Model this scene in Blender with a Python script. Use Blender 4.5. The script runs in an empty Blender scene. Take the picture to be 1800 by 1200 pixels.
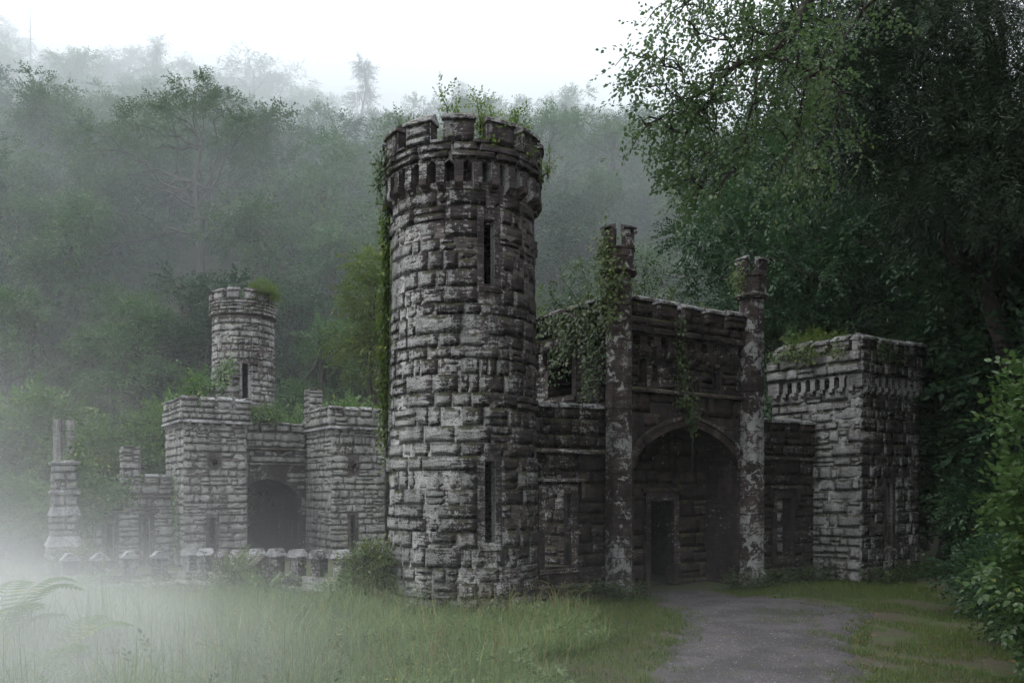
import bpy, math, random
import numpy as np
from mathutils import Vector, Matrix

random.seed(7)
SC = bpy.context.scene
COL = SC.collection
R = math.radians

# ---------------------------------------------------------------- camera, sky, sun, exposure
F, CX, HY, CAMZ = 1500.0, 900.0, 865.0, 2.2          # focal length in photo pixels, horizon row, eye height
cam = bpy.data.cameras.new('camera')
cam.sensor_width = 36.0
cam.lens = 36.0 * F / 1800.0
cam.shift_y = (HY - 600.0) / 1800.0
cam.clip_end = 2000.0
camo = bpy.data.objects.new('camera', cam)
camo.location = (0, 0, CAMZ)
camo.rotation_euler = (R(90), 0, 0)
COL.objects.link(camo)
SC.camera = camo

SUN_EL, SUN_AZ = 52.0, 245.0                          # azimuth clockwise from +y (the view direction)
world = bpy.data.worlds.new('World')
SC.world = world
world.use_nodes = True
wn, wl = world.node_tree.nodes, world.node_tree.links
wn.clear()
sky = wn.new('ShaderNodeTexSky')
sky.sky_type = 'NISHITA'
sky.sun_disc = False
sky.sun_elevation = R(SUN_EL)
sky.sun_rotation = R(SUN_AZ)
sky.air_density, sky.dust_density, sky.ozone_density = 1.0, 2.0, 1.0
hs = wn.new('ShaderNodeHueSaturation')
hs.inputs['Saturation'].default_value = 0.22
bg = wn.new('ShaderNodeBackground')
bg.inputs['Strength'].default_value = 0.15
wo = wn.new('ShaderNodeOutputWorld')
wl.new(sky.outputs[0], hs.inputs['Color'])
ov = wn.new('ShaderNodeMix')                           # cloud cover: an even white overcast over most of the clear sky
ov.data_type = 'RGBA'
ov.inputs[0].default_value = 0.85
ov.inputs[7].default_value = (8.6, 8.9, 9.2, 1)
wl.new(hs.outputs[0], ov.inputs[6])
wl.new(ov.outputs[2], bg.inputs['Color'])
wl.new(bg.outputs[0], wo.inputs['Surface'])

sl = bpy.data.lights.new('sun', 'SUN')
sl.energy, sl.angle, sl.color = 0.6, R(25), (1.0, 0.97, 0.93)
so = bpy.data.objects.new('sun', sl)
sd = Vector((math.sin(R(SUN_AZ)) * math.cos(R(SUN_EL)), math.cos(R(SUN_AZ)) * math.cos(R(SUN_EL)), math.sin(R(SUN_EL))))
so.rotation_euler = sd.to_track_quat('Z', 'Y').to_euler()
so.location = sd * 100
COL.objects.link(so)

SC.view_settings.view_transform = 'Standard'
SC.view_settings.look = 'None'
SC.view_settings.exposure = 0.58
SC.view_settings.gamma = 1.0
SC.view_settings.use_curve_mapping = False
cy = SC.cycles
cy.max_bounces, cy.diffuse_bounces, cy.glossy_bounces = 5, 3, 2
cy.transmission_bounces, cy.volume_bounces, cy.transparent_max_bounces = 3, 3, 6
cy.use_adaptive_sampling, cy.adaptive_threshold = True, 0.02
cy.use_denoising = True
cy.volume_step_rate = 1.0
cy.volume_max_steps = 64

# ---------------------------------------------------------------- places
def at(px, py, D):
    return Vector(((px - CX) / F * D, D, CAMZ + (HY - py) / F * D))

U = Vector((0.829, 0.559, 0)); U.normalize()          # along both gate fronts
V = Vector((-U.y, U.x, 0))                            # into the gate fronts
G0 = Vector((2.22, 18.0, 0))                          # foot of the gatehouse's first pillar
L0 = Vector((-12.31, 32.0, 0))                        # near corner of the lodge's first turret

def G(t, v, z=0.0):
    return G0 + U * t + V * v + Vector((0, 0, z))

def LG(t, v, z=0.0):
    return L0 + U * t + V * v + Vector((0, 0, z))

def sstep(a, b, x):
    t = np.clip((x - a) / (b - a), 0, 1)
    return t * t * (3 - 2 * t)

def terrain(x, y):
    x = np.asarray(x, float); y = np.asarray(y, float)
    z = 0.03 * np.sin(x * 0.9 + 1.3) * np.cos(y * 0.7) + 0.02 * np.sin(x * 2.3 - y * 1.7)
    z = z + 0.10 * sstep(-1, -5, x) * sstep(18, 11, y)
    rav = sstep(-1.5, -5.5, x) * sstep(15.0, 18.5, y) * (1 - sstep(27, 31, y))
    z = z - 1.6 * rav
    z = z - 0.6 * sstep(24, 29, y) * sstep(4, -4, x)
    ridge = 63 - 0.17 * (x + 78)
    ridge = np.clip(ridge, 36, 68) + 1.8 * np.sin(x * 0.05) + 1.2 * np.sin(x * 0.13 + 1)
    h1 = 18.0 * sstep(39, 78, y)
    h2 = (ridge - 18.0) * np.clip((y - 58) / 74.0, 0, 1) ** 1.2
    hill = np.minimum(h1 + h2 * sstep(58, 75, y), ridge)
    hill = hill * (1 - 0.25 * sstep(140, 320, y))
    right = sstep(15, 45, x)
    z = z + hill * (1 - 0.35 * right) + 2.0 * sstep(24, 40, y) * sstep(12, 25, x)
    return z

# ---------------------------------------------------------------- naming
def tag(o, label=None, cat=None, group=None, kind=None):
    if label: o['label'] = label
    if cat: o['category'] = cat
    if group: o['group'] = group
    if kind: o['kind'] = kind
    return o

def empty(name, loc, label, cat, group=None):
    o = bpy.data.objects.new(name, None)
    o.empty_display_size = 0.3
    o.location = loc
    COL.objects.link(o)
    return tag(o, label, cat, group)

# ---------------------------------------------------------------- mesh helpers
def fast_mesh(name, Vv, Ff, mat=None, smooth=False):
    """Vv (n,3), Ff (k,m): all faces with m corners."""
    Vv = np.ascontiguousarray(Vv, np.float32); Ff = np.ascontiguousarray(Ff, np.int32)
    me = bpy.data.meshes.new(name)
    n, k, m = len(Vv), len(Ff), Ff.shape[1]
    me.vertices.add(n); me.vertices.foreach_set('co', Vv.ravel())
    me.loops.add(k * m); me.loops.foreach_set('vertex_index', Ff.ravel())
    me.polygons.add(k); me.polygons.foreach_set('loop_start', np.arange(0, k * m, m, dtype=np.int32))
    if smooth:
        me.polygons.foreach_set('use_smooth', np.ones(k, bool))
    if mat: me.materials.append(mat)
    me.update(calc_edges=True)
    return me

class MB:
    def __init__(self):
        self.v, self.f = [], []
    def add(self, vs, fs):
        b = len(self.v)
        self.v.extend([tuple(p) for p in vs])
        self.f.extend([tuple(b + i for i in f) for f in fs])
    def quad(self, a, b, c, d):
        self.add([a, b, c, d], [(0, 1, 2, 3)])
    def prism(self, ring0, ring1, cap0=True, cap1=True):
        n = len(ring0)
        fs = [(i, (i + 1) % n, n + (i + 1) % n, n + i) for i in range(n)]
        if cap0: fs.append(tuple(reversed(range(n))))
        if cap1: fs.append(tuple(range(n, 2 * n)))
        self.add(list(ring0) + list(ring1), fs)
    def tube(self, pts, rad, n=6):
        pts = [Vector(p) for p in pts]
        rings = []
        for i, p in enumerate(pts):
            d = (pts[min(i + 1, len(pts) - 1)] - pts[max(i - 1, 0)]).normalized()
            a = d.cross(Vector((0.31, 0.95, 0.1)))
            if a.length < 1e-3: a = d.cross(Vector((1, 0, 0)))
            a.normalize(); b = d.cross(a)
            rings.append([p + (a * math.cos(2 * math.pi * k / n) + b * math.sin(2 * math.pi * k / n)) * rad[i] for k in range(n)])
        vs = [q for r in rings for q in r]
        fs = []
        for i in range(len(rings) - 1):
            for k in range(n):
                fs.append((i * n + k, i * n + (k + 1) % n, (i + 1) * n + (k + 1) % n, (i + 1) * n + k))
        fs.append(tuple(reversed(range(n)))); fs.append(tuple((len(rings) - 1) * n + k for k in range(n)))
        self.add(vs, fs)
    def mesh(self, name, mat=None, smooth=False):
        me = bpy.data.meshes.new(name)
        me.from_pydata(self.v, [], self.f)
        if mat: me.materials.append(mat)
        if smooth:
            me.polygons.foreach_set('use_smooth', np.ones(len(me.polygons), bool))
        me.update()
        return me

def link(name, me, parent=None, loc=None):
    o = bpy.data.objects.new(name, me)
    COL.objects.link(o)
    if parent is not None:
        o.parent = parent
    if loc is not None:
        o.location = loc
    return o

# ---------------------------------------------------------------- materials
def new_mat(name):
    m = bpy.data.materials.new(name)
    m.use_nodes = True
    nt = m.node_tree
    nt.nodes.clear()
    out = nt.nodes.new('ShaderNodeOutputMaterial')
    return m, nt, out

class N:
    """small node writer"""
    def __init__(self, nt): self.nt = nt
    def n(self, t, **kw):
        nd = self.nt.nodes.new(t)
        for k, v in kw.items(): setattr(nd, k, v)
        return nd
    def l(self, a, b): self.nt.links.new(a, b)
    def val(self, sock, v):
        if hasattr(v, 'is_linked') or isinstance(v, bpy.types.NodeSocket): self.l(v, sock)
        else: sock.default_value = v
    def math(self, op, a, b=0.0, c=None, clamp=False):
        nd = self.n('ShaderNodeMath', operation=op, use_clamp=clamp)
        self.val(nd.inputs[0], a); self.val(nd.inputs[1], b)
        if c is not None: self.val(nd.inputs[2], c)
        return nd.outputs[0]
    def noise(self, vec, scale, detail=4, rough=0.55, dist=0.0):
        nd = self.n('ShaderNodeTexNoise')
        if vec is not None: self.l(vec, nd.inputs['Vector'])
        nd.inputs['Scale'].default_value = scale; nd.inputs['Detail'].default_value = detail
        nd.inputs['Roughness'].default_value = rough; nd.inputs['Distortion'].default_value = dist
        return nd.outputs['Fac']
    def scale(self, vec, s):
        nd = self.n('ShaderNodeVectorMath', operation='MULTIPLY')
        self.l(vec, nd.inputs[0]); nd.inputs[1].default_value = s
        return nd.outputs[0]
    def ramp(self, fac, a, b, ca, cb):
        nd = self.n('ShaderNodeMix', data_type='RGBA')
        f = self.step(fac, a, b)
        self.l(f, nd.inputs[0]); self.col(nd.inputs[6], ca); self.col(nd.inputs[7], cb)
        return nd.outputs[2]
    def col(self, sock, c):
        if isinstance(c, bpy.types.NodeSocket): self.l(c, sock)
        else: sock.default_value = (c[0], c[1], c[2], 1)
    def step(self, fac, a, b):
        nd = self.n('ShaderNodeMapRange', interpolation_type='SMOOTHSTEP')
        self.val(nd.inputs[0], fac); nd.inputs[1].default_value = a; nd.inputs[2].default_value = b
        return nd.outputs[0]
    def mixc(self, f, ca, cb):
        nd = self.n('ShaderNodeMix', data_type='RGBA')
        self.val(nd.inputs[0], f); self.col(nd.inputs[6], ca); self.col(nd.inputs[7], cb)
        return nd.outputs[2]
    def mulc(self, c, f):
        nd = self.n('ShaderNodeVectorMath', operation='SCALE')
        self.l(c, nd.inputs[0]); self.val(nd.inputs['Scale'], f)
        return nd.outputs[0]

def stone_mat(name, cover=0.5, lit_lichen=0.0, blotch=0.0, dark=(0.036, 0.029, 0.031), light=(0.105, 0.084, 0.084),
              lich=((0.23, 0.228, 0.23), (0.52, 0.52, 0.51)), moss=0.15, bump=1.0, rnd=0.08, soft=0.38):
    m, nt, out = new_mat(name); w = N(nt)
    geo = w.n('ShaderNodeNewGeometry'); oi = w.n('ShaderNodeObjectInfo')
    P = geo.outputs['Position']
    rand = w.math('FRACT', w.math('ADD', geo.outputs['Random Per Island'], oi.outputs['Random']))
    big = w.noise(P, 0.8, 3)
    mid = w.noise(P, 4.0, 5, 0.6)
    strata = w.noise(w.scale(P, (3.5, 3.5, 24.0)), 1.0, 6, 0.7, 0.4)
    grit = w.noise(P, 45.0, 4, 0.6)
    fine = w.noise(P, 15.0, 8, 0.78)
    base = w.ramp(mid, 0.3, 0.7, dark, light)
    base = w.mulc(base, w.math('MULTIPLY_ADD', rand, 0.7, 0.65))
    base = w.mulc(base, w.math('MULTIPLY_ADD', w.step(strata, 0.34, 0.50), 0.6, 0.4))       # dirt in the bedding cracks
    # rusty and black stains
    base = w.mixc(w.math('MULTIPLY', w.step(w.noise(P, 1.7, 4), 0.55, 0.75), 0.5), base, (0.075, 0.048, 0.032))
    sz0 = w.n('ShaderNodeSeparateXYZ'); w.l(P, sz0.inputs[0])
    streak = w.noise(w.scale(P, (5.0, 5.0, 0.55)), 1.0, 4, 0.6)
    # lichen
    f = w.math('MULTIPLY_ADD', fine, 0.75, w.math('MULTIPLY_ADD', big, 0.32, -0.07))
    f = w.math('ADD', f, w.math('MULTIPLY', w.math('SUBTRACT', strata, 0.5), 0.45))
    f = w.math('ADD', f, w.math('MULTIPLY', w.math('SUBTRACT', rand, 0.5), rnd))
    f = w.math('ADD', f, w.math('MULTIPLY', w.math('SUBTRACT', streak, 0.5), 0.25))
    f = w.math('SUBTRACT', f, w.math('MULTIPLY', w.step(sz0.outputs[2], 4.2, 8.2), 0.075))
    if lit_lichen:
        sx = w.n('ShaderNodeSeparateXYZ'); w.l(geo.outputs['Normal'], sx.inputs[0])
        f = w.math('SUBTRACT', f, w.math('MULTIPLY', sx.outputs[0], lit_lichen))  # extra lichen on left faces also paints in their brighter open-sky light
    th = 0.72 - 0.5 * cover
    lm = w.step(f, th - 0.075 * soft, th + 0.10 * soft)
    if blotch:
        bl = w.noise(P, 5.5, 8, 0.68, 0.6)
        blm = w.step(w.math('ADD', bl, w.math('MULTIPLY', w.math('SUBTRACT', big, 0.5), 0.5)), 0.585 - blotch * 0.1, 0.645 - blotch * 0.1)
        lm = w.math('MAXIMUM', w.math('MULTIPLY', lm, 0.8), blm)
    lc = w.ramp(grit, 0.35, 0.65, lich[0], lich[1])
    lc = w.mixc(w.math('MULTIPLY', w.step(w.noise(P, 2.3, 3), 0.5, 0.7), 0.35), lc, (0.27, 0.25, 0.23))
    lm = w.math('MULTIPLY', lm, w.step(strata, 0.30, 0.46))
    c = w.mixc(lm, base, lc)
    c = w.mulc(c, w.math('MULTIPLY_ADD', w.step(w.noise(w.scale(P, (2.2, 2.2, 0.35)), 1.0, 5, 0.65), 0.36, 0.60), 0.45, 0.55))   # rain streaks
    # moss on upward faces
    sz = w.n('ShaderNodeSeparateXYZ'); w.l(geo.outputs['Normal'], sz.inputs[0])
    mm = w.math('MULTIPLY', w.step(sz.outputs[2], 0.35, 0.9), w.step(mid, 0.62 - moss, 0.72 - moss))
    c = w.mixc(w.math('MULTIPLY', mm, 0.85), c, (0.055, 0.062, 0.022))
    b = w.n('ShaderNodeBsdfPrincipled')
    w.l(c, b.inputs['Base Color'])
    b.inputs['Roughness'].default_value = 0.82
    b.inputs['Specular IOR Level'].default_value = 0.3
    h = w.math('ADD', w.math('MULTIPLY', strata, 1.0), w.math('MULTIPLY', fine, 0.55))
    h = w.math('ADD', h, w.math('MULTIPLY', grit, 0.16))
    bp = w.n('ShaderNodeBump'); bp.inputs['Strength'].default_value = bump; bp.inputs['Distance'].default_value = 0.085
    w.l(h, bp.inputs['Height']); w.l(bp.outputs[0], b.inputs['Normal'])
    w.l(b.outputs[0], out.inputs['Surface'])
    return m

def leaf_mat(name, c1, c2, gloss=0.4, trans=0.35, yellow=0.04, rough=0.42):
    m, nt, out = new_mat(name); w = N(nt)
    geo = w.n('ShaderNodeNewGeometry'); oi = w.n('ShaderNodeObjectInfo')
    r = geo.outputs['Random Per Island']
    big = w.noise(geo.outputs['Position'], 0.55, 3)
    f = w.math('ADD', w.math('MULTIPLY', r, 0.55), w.math('MULTIPLY', w.step(big, 0.3, 0.7), 0.45))
    c = w.mixc(f, c1, c2)
    c = w.mulc(c, w.math('MULTIPLY_ADD', oi.outputs['Random'], 0.4, 0.8))
    c = w.mixc(w.math('LESS_THAN', w.math('FRACT', w.math('MULTIPLY', r, 37.7)), yellow), c, (c2[0] * 1.6, c2[1] * 1.15, c2[2] * 0.8))
    b = w.n('ShaderNodeBsdfPrincipled')
    w.l(c, b.inputs['Base Color'])
    b.inputs['Roughness'].default_value = rough
    b.inputs['Specular IOR Level'].default_value = gloss
    t = w.n('ShaderNodeBsdfTranslucent')
    w.l(w.mulc(c, 1.3), t.inputs['Color'])
    mx = w.n('ShaderNodeMixShader'); mx.inputs[0].default_value = trans
    w.l(b.outputs[0], mx.inputs[1]); w.l(t.outputs[0], mx.inputs[2])
    w.l(mx.outputs[0], out.inputs['Surface'])
    return m

def plain_mat(name, c1, c2, scale=6.0, rough=0.85, bump=0.4, dist=0.02, stretch=(1, 1, 1), spec=0.3):
    m, nt, out = new_mat(name); w = N(nt)
    geo = w.n('ShaderNodeNewGeometry')
    P = w.scale(geo.outputs['Position'], stretch)
    n1 = w.noise(P, scale, 6, 0.65)
    c = w.ramp(n1, 0.3, 0.7, c1, c2)
    b = w.n('ShaderNodeBsdfPrincipled')
    w.l(c, b.inputs['Base Color'])
    b.inputs['Roughness'].default_value = rough
    b.inputs['Specular IOR Level'].default_value = spec
    bp = w.n('ShaderNodeBump'); bp.inputs['Strength'].default_value = bump; bp.inputs['Distance'].default_value = dist
    w.l(n1, bp.inputs['Height']); w.l(bp.outputs[0], b.inputs['Normal'])
    w.l(b.outputs[0], out.inputs['Surface'])
    return m

M = {}
M['tower'] = stone_mat('tower_stone', cover=0.54, lit_lichen=0.13)
M['gate'] = stone_mat('gate_stone', cover=0.36, lit_lichen=0.04, dark=(0.024, 0.018, 0.017), light=(0.066, 0.048, 0.043))
M['square'] = stone_mat('square_tower_stone', cover=0.56, lit_lichen=0.11)
M['lodge'] = stone_mat('lodge_stone', cover=0.76, lit_lichen=0.02, dark=(0.05, 0.043, 0.043), light=(0.12, 0.10, 0.095), lich=((0.28, 0.275, 0.27), (0.48, 0.48, 0.47)))
M['pillar'] = stone_mat('pillar_stone', cover=0.36, blotch=0.66, bump=0.6, dark=(0.030, 0.022, 0.021), light=(0.075, 0.056, 0.052), lich=((0.24, 0.25, 0.245), (0.40, 0.405, 0.395)))
M['dressed'] = stone_mat('dressed_stone', cover=0.33, bump=0.3, dark=(0.035, 0.027, 0.026), light=(0.085, 0.064, 0.06))
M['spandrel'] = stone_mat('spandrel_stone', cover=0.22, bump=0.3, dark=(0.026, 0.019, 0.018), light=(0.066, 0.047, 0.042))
M['coping'] = stone_mat('coping_stone', cover=0.60, bump=0.25, moss=0.10, lich=((0.25, 0.255, 0.265), (0.40, 0.405, 0.415)))
M['mortar'] = stone_mat('mortar', cover=0.52, lit_lichen=0.10, bump=0.5, dark=(0.055, 0.046, 0.046), light=(0.12, 0.10, 0.097), rnd=0.0)
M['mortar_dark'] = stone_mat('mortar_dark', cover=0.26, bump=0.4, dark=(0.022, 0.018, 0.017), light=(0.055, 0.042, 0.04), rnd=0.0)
M['parapet'] = stone_mat('parapet_stone', cover=0.45, lit_lichen=0.03, moss=0.18, dark=(0.05, 0.042, 0.04), light=(0.115, 0.095, 0.09))
M['soil'] = plain_mat('roof_soil', (0.02, 0.02, 0.01), (0.05, 0.06, 0.02), 5)
M['bark'] = plain_mat('bark', (0.012, 0.010, 0.009), (0.045, 0.038, 0.032), 9, stretch=(1, 1, 0.25), bump=0.8)
M['bark_far'] = plain_mat('bark_far', (0.02, 0.018, 0.015), (0.05, 0.043, 0.036), 4, stretch=(1, 1, 0.25))
M['leaf_far'] = leaf_mat('leaf_far', (0.028, 0.072, 0.030), (0.085, 0.155, 0.060), 0.25, 0.3)
M['leaf_far_dark'] = leaf_mat('leaf_far_dark', (0.018, 0.050, 0.028), (0.055, 0.108, 0.052), 0.2, 0.2)
M['leaf_conifer_far'] = leaf_mat('leaf_conifer_far', (0.010, 0.022, 0.014), (0.026, 0.044, 0.024), 0.2, 0.1)
M['leaf_bush'] = leaf_mat('leaf_bush', (0.050, 0.115, 0.036), (0.125, 0.205, 0.068), 0.35, 0.3, 0.05)
M['leaf_yellow'] = leaf_mat('leaf_yellow', (0.050, 0.085, 0.022), (0.110, 0.145, 0.042), 0.3, 0.4)
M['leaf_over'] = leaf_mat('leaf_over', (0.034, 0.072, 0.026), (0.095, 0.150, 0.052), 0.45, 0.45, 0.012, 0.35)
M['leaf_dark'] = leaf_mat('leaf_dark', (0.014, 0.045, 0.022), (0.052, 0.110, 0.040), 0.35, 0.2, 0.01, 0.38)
M['leaf_holly'] = leaf_mat('leaf_holly', (0.014, 0.045, 0.022), (0.050, 0.110, 0.042), 0.45, 0.2, 0.0, 0.36)
M['leaf_yew'] = leaf_mat('leaf_yew', (0.012, 0.034, 0.017), (0.040, 0.076, 0.032), 0.3, 0.1, 0.01)
M['leaf_hazel'] = leaf_mat('leaf_hazel', (0.028, 0.066, 0.018), (0.082, 0.140, 0.040), 0.5, 0.35, 0.03, 0.34)
M['leaf_ivy'] = leaf_mat('leaf_ivy', (0.035, 0.070, 0.014), (0.105, 0.150, 0.032), 0.4, 0.3, 0.03)
M['leaf_ivy_dark'] = leaf_mat('leaf_ivy_dark', (0.018, 0.042, 0.012), (0.060, 0.095, 0.024), 0.45, 0.25, 0.05)
M['leaf_sap'] = leaf_mat('leaf_sap', (0.055, 0.105, 0.022), (0.13, 0.19, 0.040), 0.4, 0.45, 0.06)
M['grass'] = leaf_mat('grass_blade', (0.070, 0.135, 0.042), (0.215, 0.300, 0.125), 0.45, 0.4, 0.07, 0.45)
M['grass_short'] = leaf_mat('short_grass', (0.045, 0.090, 0.018), (0.10, 0.145, 0.032), 0.25, 0.35, 0.10)
M['weed'] = leaf_mat('weed_leaf', (0.055, 0.105, 0.036), (0.15, 0.21, 0.080), 0.6, 0.35, 0.05)
M['fern'] = leaf_mat('fern_frond', (0.075, 0.145, 0.030), (0.15, 0.225, 0.050), 0.3, 0.45, 0.04)
M['straw'] = leaf_mat('dry_stalk', (0.16, 0.13, 0.06), (0.24, 0.20, 0.10), 0.2, 0.2, 0.0)
M['orange_leaf'] = leaf_mat('orange_leaf', (0.17, 0.10, 0.035), (0.24, 0.15, 0.05), 0.3, 0.4, 0.0)

# ---------------------------------------------------------------- wall surfaces
class Plane:
    """s runs along the face to its right as seen from outside, z up, d inwards."""
    def __init__(self, O, inward):
        self.i = Vector(inward).normalized(); self.x = Vector((self.i.y, -self.i.x, 0)); self.O = Vector(O)
        self.step = None
    def p(self, s, z, d=0.0):
        q = self.O + self.x * s + self.i * d
        return Vector((q.x, q.y, self.O.z + z))
    def frame(self, s):
        return self.x, self.i
    def off(self, d):
        return Plane(self.O + self.i * d, self.i)

class Cyl:
    def __init__(self, c, Rf, Rr, dstep=0.16):
        self.c, self.Rf, self.Rr, self.step = Vector(c), Rf, Rr, dstep
    def p(self, s, z, d=0.0):
        th = s / self.Rr; r = self.Rf(z) - d
        return Vector((self.c.x + math.sin(th) * r, self.c.y - math.cos(th) * r, self.c.z + z))
    def frame(self, s):
        th = s / self.Rr
        return Vector((math.cos(th), math.sin(th), 0)), Vector((-math.sin(th), math.cos(th), 0))
    def off(self, d):
        return Cyl(self.c, lambda z: self.Rf(z) - d, self.Rr, self.step)

def rect(s0, s1, z0, z1):
    return [(s0, z0, z1), (s1, z0, z1)]

def arch(s0, s1, z0, zs, za, n=8, flat=0.55):
    """opening with a pointed four-centred head"""
    pts, m = [], (s0 + s1) / 2
    h = (s1 - s0) / 2
    for k in range(-n, n + 1):
        q = abs(k) / n
        q = math.sin(q * math.pi / 2) if q < 1 else 1.0
        prof = (1 - q ** 2.2) ** 0.5 * (1 - flat * 0.0) if q < 1 else 0.0
        prof = 0.70 * prof + 0.30 * (1 - q)
        pts.append((m + math.copysign(q * h, k) if k else m, z0, zs + (za - zs) * prof))
    return pts

def op_at(op, s, side=0):
    for a, b in zip(op, op[1:]):
        if a[0] - 1e-9 <= s <= b[0] + 1e-9 and b[0] > a[0]:
            t = (s - a[0]) / (b[0] - a[0])
            return a[1] + (b[1] - a[1]) * t, a[2] + (b[2] - a[2]) * t
    return None

def wall(mb, S, s0, s1, z0, z1, th, ops=(), d0=0.0, ends=True, closed=False):
    """solid wall with real openings cut through it"""
    br = {s0, s1}
    for o in ops:
        for q in o:
            if s0 < q[0] < s1: br.add(q[0])
    br = sorted(br)
    if S.step:
        full = []
        for a, b in zip(br, br[1:]):
            n = max(1, int(math.ceil((b - a) / S.step)))
            full += [a + (b - a) * k / n for k in range(n)]
        br = full + [br[-1]]
    for a, b in zip(br, br[1:]):
        if b - a < 1e-6: continue
        m = (a + b) / 2
        act = []
        for o in ops:
            if o[0][0] < m < o[-1][0]:
                la, lb = op_at(o, a), op_at(o, b)
                if la is None or lb is None: continue
                act.append((la[0], lb[0], la[1], lb[1]))
        act.sort()
        cur = (z0, z0)
        segs = []
        for la, lb, ha, hb in act:
            if la > cur[0] + 1e-6 or lb > cur[1] + 1e-6: segs.append((cur[0], cur[1], la, lb))
            cur = (max(cur[0], ha), max(cur[1], hb))
        if cur[0] < z1 - 1e-6 or cur[1] < z1 - 1e-6: segs.append((cur[0], cur[1], z1, z1))
        for ba, bb, ta, tb in segs:
            o_ = [S.p(a, ba, d0), S.p(b, bb, d0), S.p(b, tb, d0), S.p(a, ta, d0)]
            i_ = [S.p(a, ba, d0 + th), S.p(b, bb, d0 + th), S.p(b, tb, d0 + th), S.p(a, ta, d0 + th)]
            mb.quad(*o_); mb.quad(i_[1], i_[0], i_[3], i_[2])
            mb.quad(o_[3], o_[2], i_[2], i_[3]); mb.quad(o_[1], o_[0], i_[0], i_[1])
    def side(s, lo, hi, flip):
        q = [S.p(s, lo, d0), S.p(s, lo, d0 + th), S.p(s, hi, d0 + th), S.p(s, hi, d0)]
        mb.quad(*(q if flip else q[::-1]))
    if ends and not closed:
        side(s0, z0, z1, False); side(s1, z0, z1, True)
    for o in ops:
        if o[0][2] - o[0][1] > 1e-4: side(o[0][0], max(o[0][1], z0), o[0][2], True)
        if o[-1][2] - o[-1][1] > 1e-4: side(o[-1][0], max(o[-1][1], z0), o[-1][2], False)

def extrude(mb, S, prof, s0, s1):
    """profile of (d, z) corners swept along s, closed"""
    n = max(1, int(math.ceil((s1 - s0) / S.step))) if S.step else 1
    rings = [[S.p(s0 + (s1 - s0) * k / n, z, d) for d, z in prof] for k in range(n + 1)]
    m = len(prof)
    vs = [q for r in rings for q in r]
    fs = [(i * m + k, i * m + (k + 1) % m, (i + 1) * m + (k + 1) % m, (i + 1) * m + k) for i in range(n) for k in range(m)]
    fs += [tuple(reversed(range(m))), tuple(n * m + k for k in range(m))]
    mb.add(vs, fs)

# ---------------------------------------------------------------- stones
def stone_shapes(count, relief, curv, seed, depth=0.09, nx=4, nz=3):
    rg = np.random.RandomState(seed)
    out = []
    for _ in range(count):
        V0 = []
        rowo = rg.uniform(0.35, 1.0, nz + 1)
        for j in range(nz + 1):
            for i in range(nx + 1):
                x, z = i / nx - 0.5, j / nz - 0.5
                edge = i in (0, nx) or j in (0, nz)
                if edge:
                    y = -rg.uniform(0.55, 1.1) * relief * (0.3 + 0.5 * rowo[j])
                    x *= rg.uniform(0.985, 1.0); z *= rg.uniform(0.98, 1.0)
                else:
                    x += rg.uniform(-0.07, 0.07); z += rg.uniform(-0.09, 0.09)
                    y = -relief * (0.30 + 0.55 * rowo[j] + rg.uniform(-0.3, 0.4))
                y += curv * x * x
                V0.append((x, y, z))
        Fq = [(j * (nx + 1) + i, j * (nx + 1) + i + 1, (j + 1) * (nx + 1) + i + 1, (j + 1) * (nx + 1) + i) for j in range(nz) for i in range(nx)]
        ring = [i for i in range(nx + 1)] + [j * (nx + 1) + nx for j in range(1, nz + 1)] + \
               [nz * (nx + 1) + i for i in range(nx - 1, -1, -1)] + [j * (nx + 1) for j in range(nz - 1, 0, -1)]
        b = len(V0)
        V0 += [(V0[k][0], depth, V0[k][2]) for k in ring]
        n = len(ring)
        Fq += [(ring[(k + 1) % n], ring[k], b + k, b + (k + 1) % n) for k in range(n)]
        out.append((np.array(V0, np.float32), np.array(Fq, np.int32)))
    return out

SH = {
    'rough': stone_shapes(22, 0.029, 0.0, 1),
    'round': stone_shapes(22, 0.029, 0.075, 2),
    'flat': stone_shapes(10, 0.012, 0.0, 3),
    'flatround': stone_shapes(10, 0.022, 0.05, 4),
}
_shape_mesh = {}
def shape_mesh(kind, k, mat):
    key = (kind, k, mat.name)
    if key not in _shape_mesh:
        _shape_mesh[key] = fast_mesh('stone', SH[kind][k][0], SH[kind][k][1], mat)
    return _shape_mesh[key]

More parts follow.
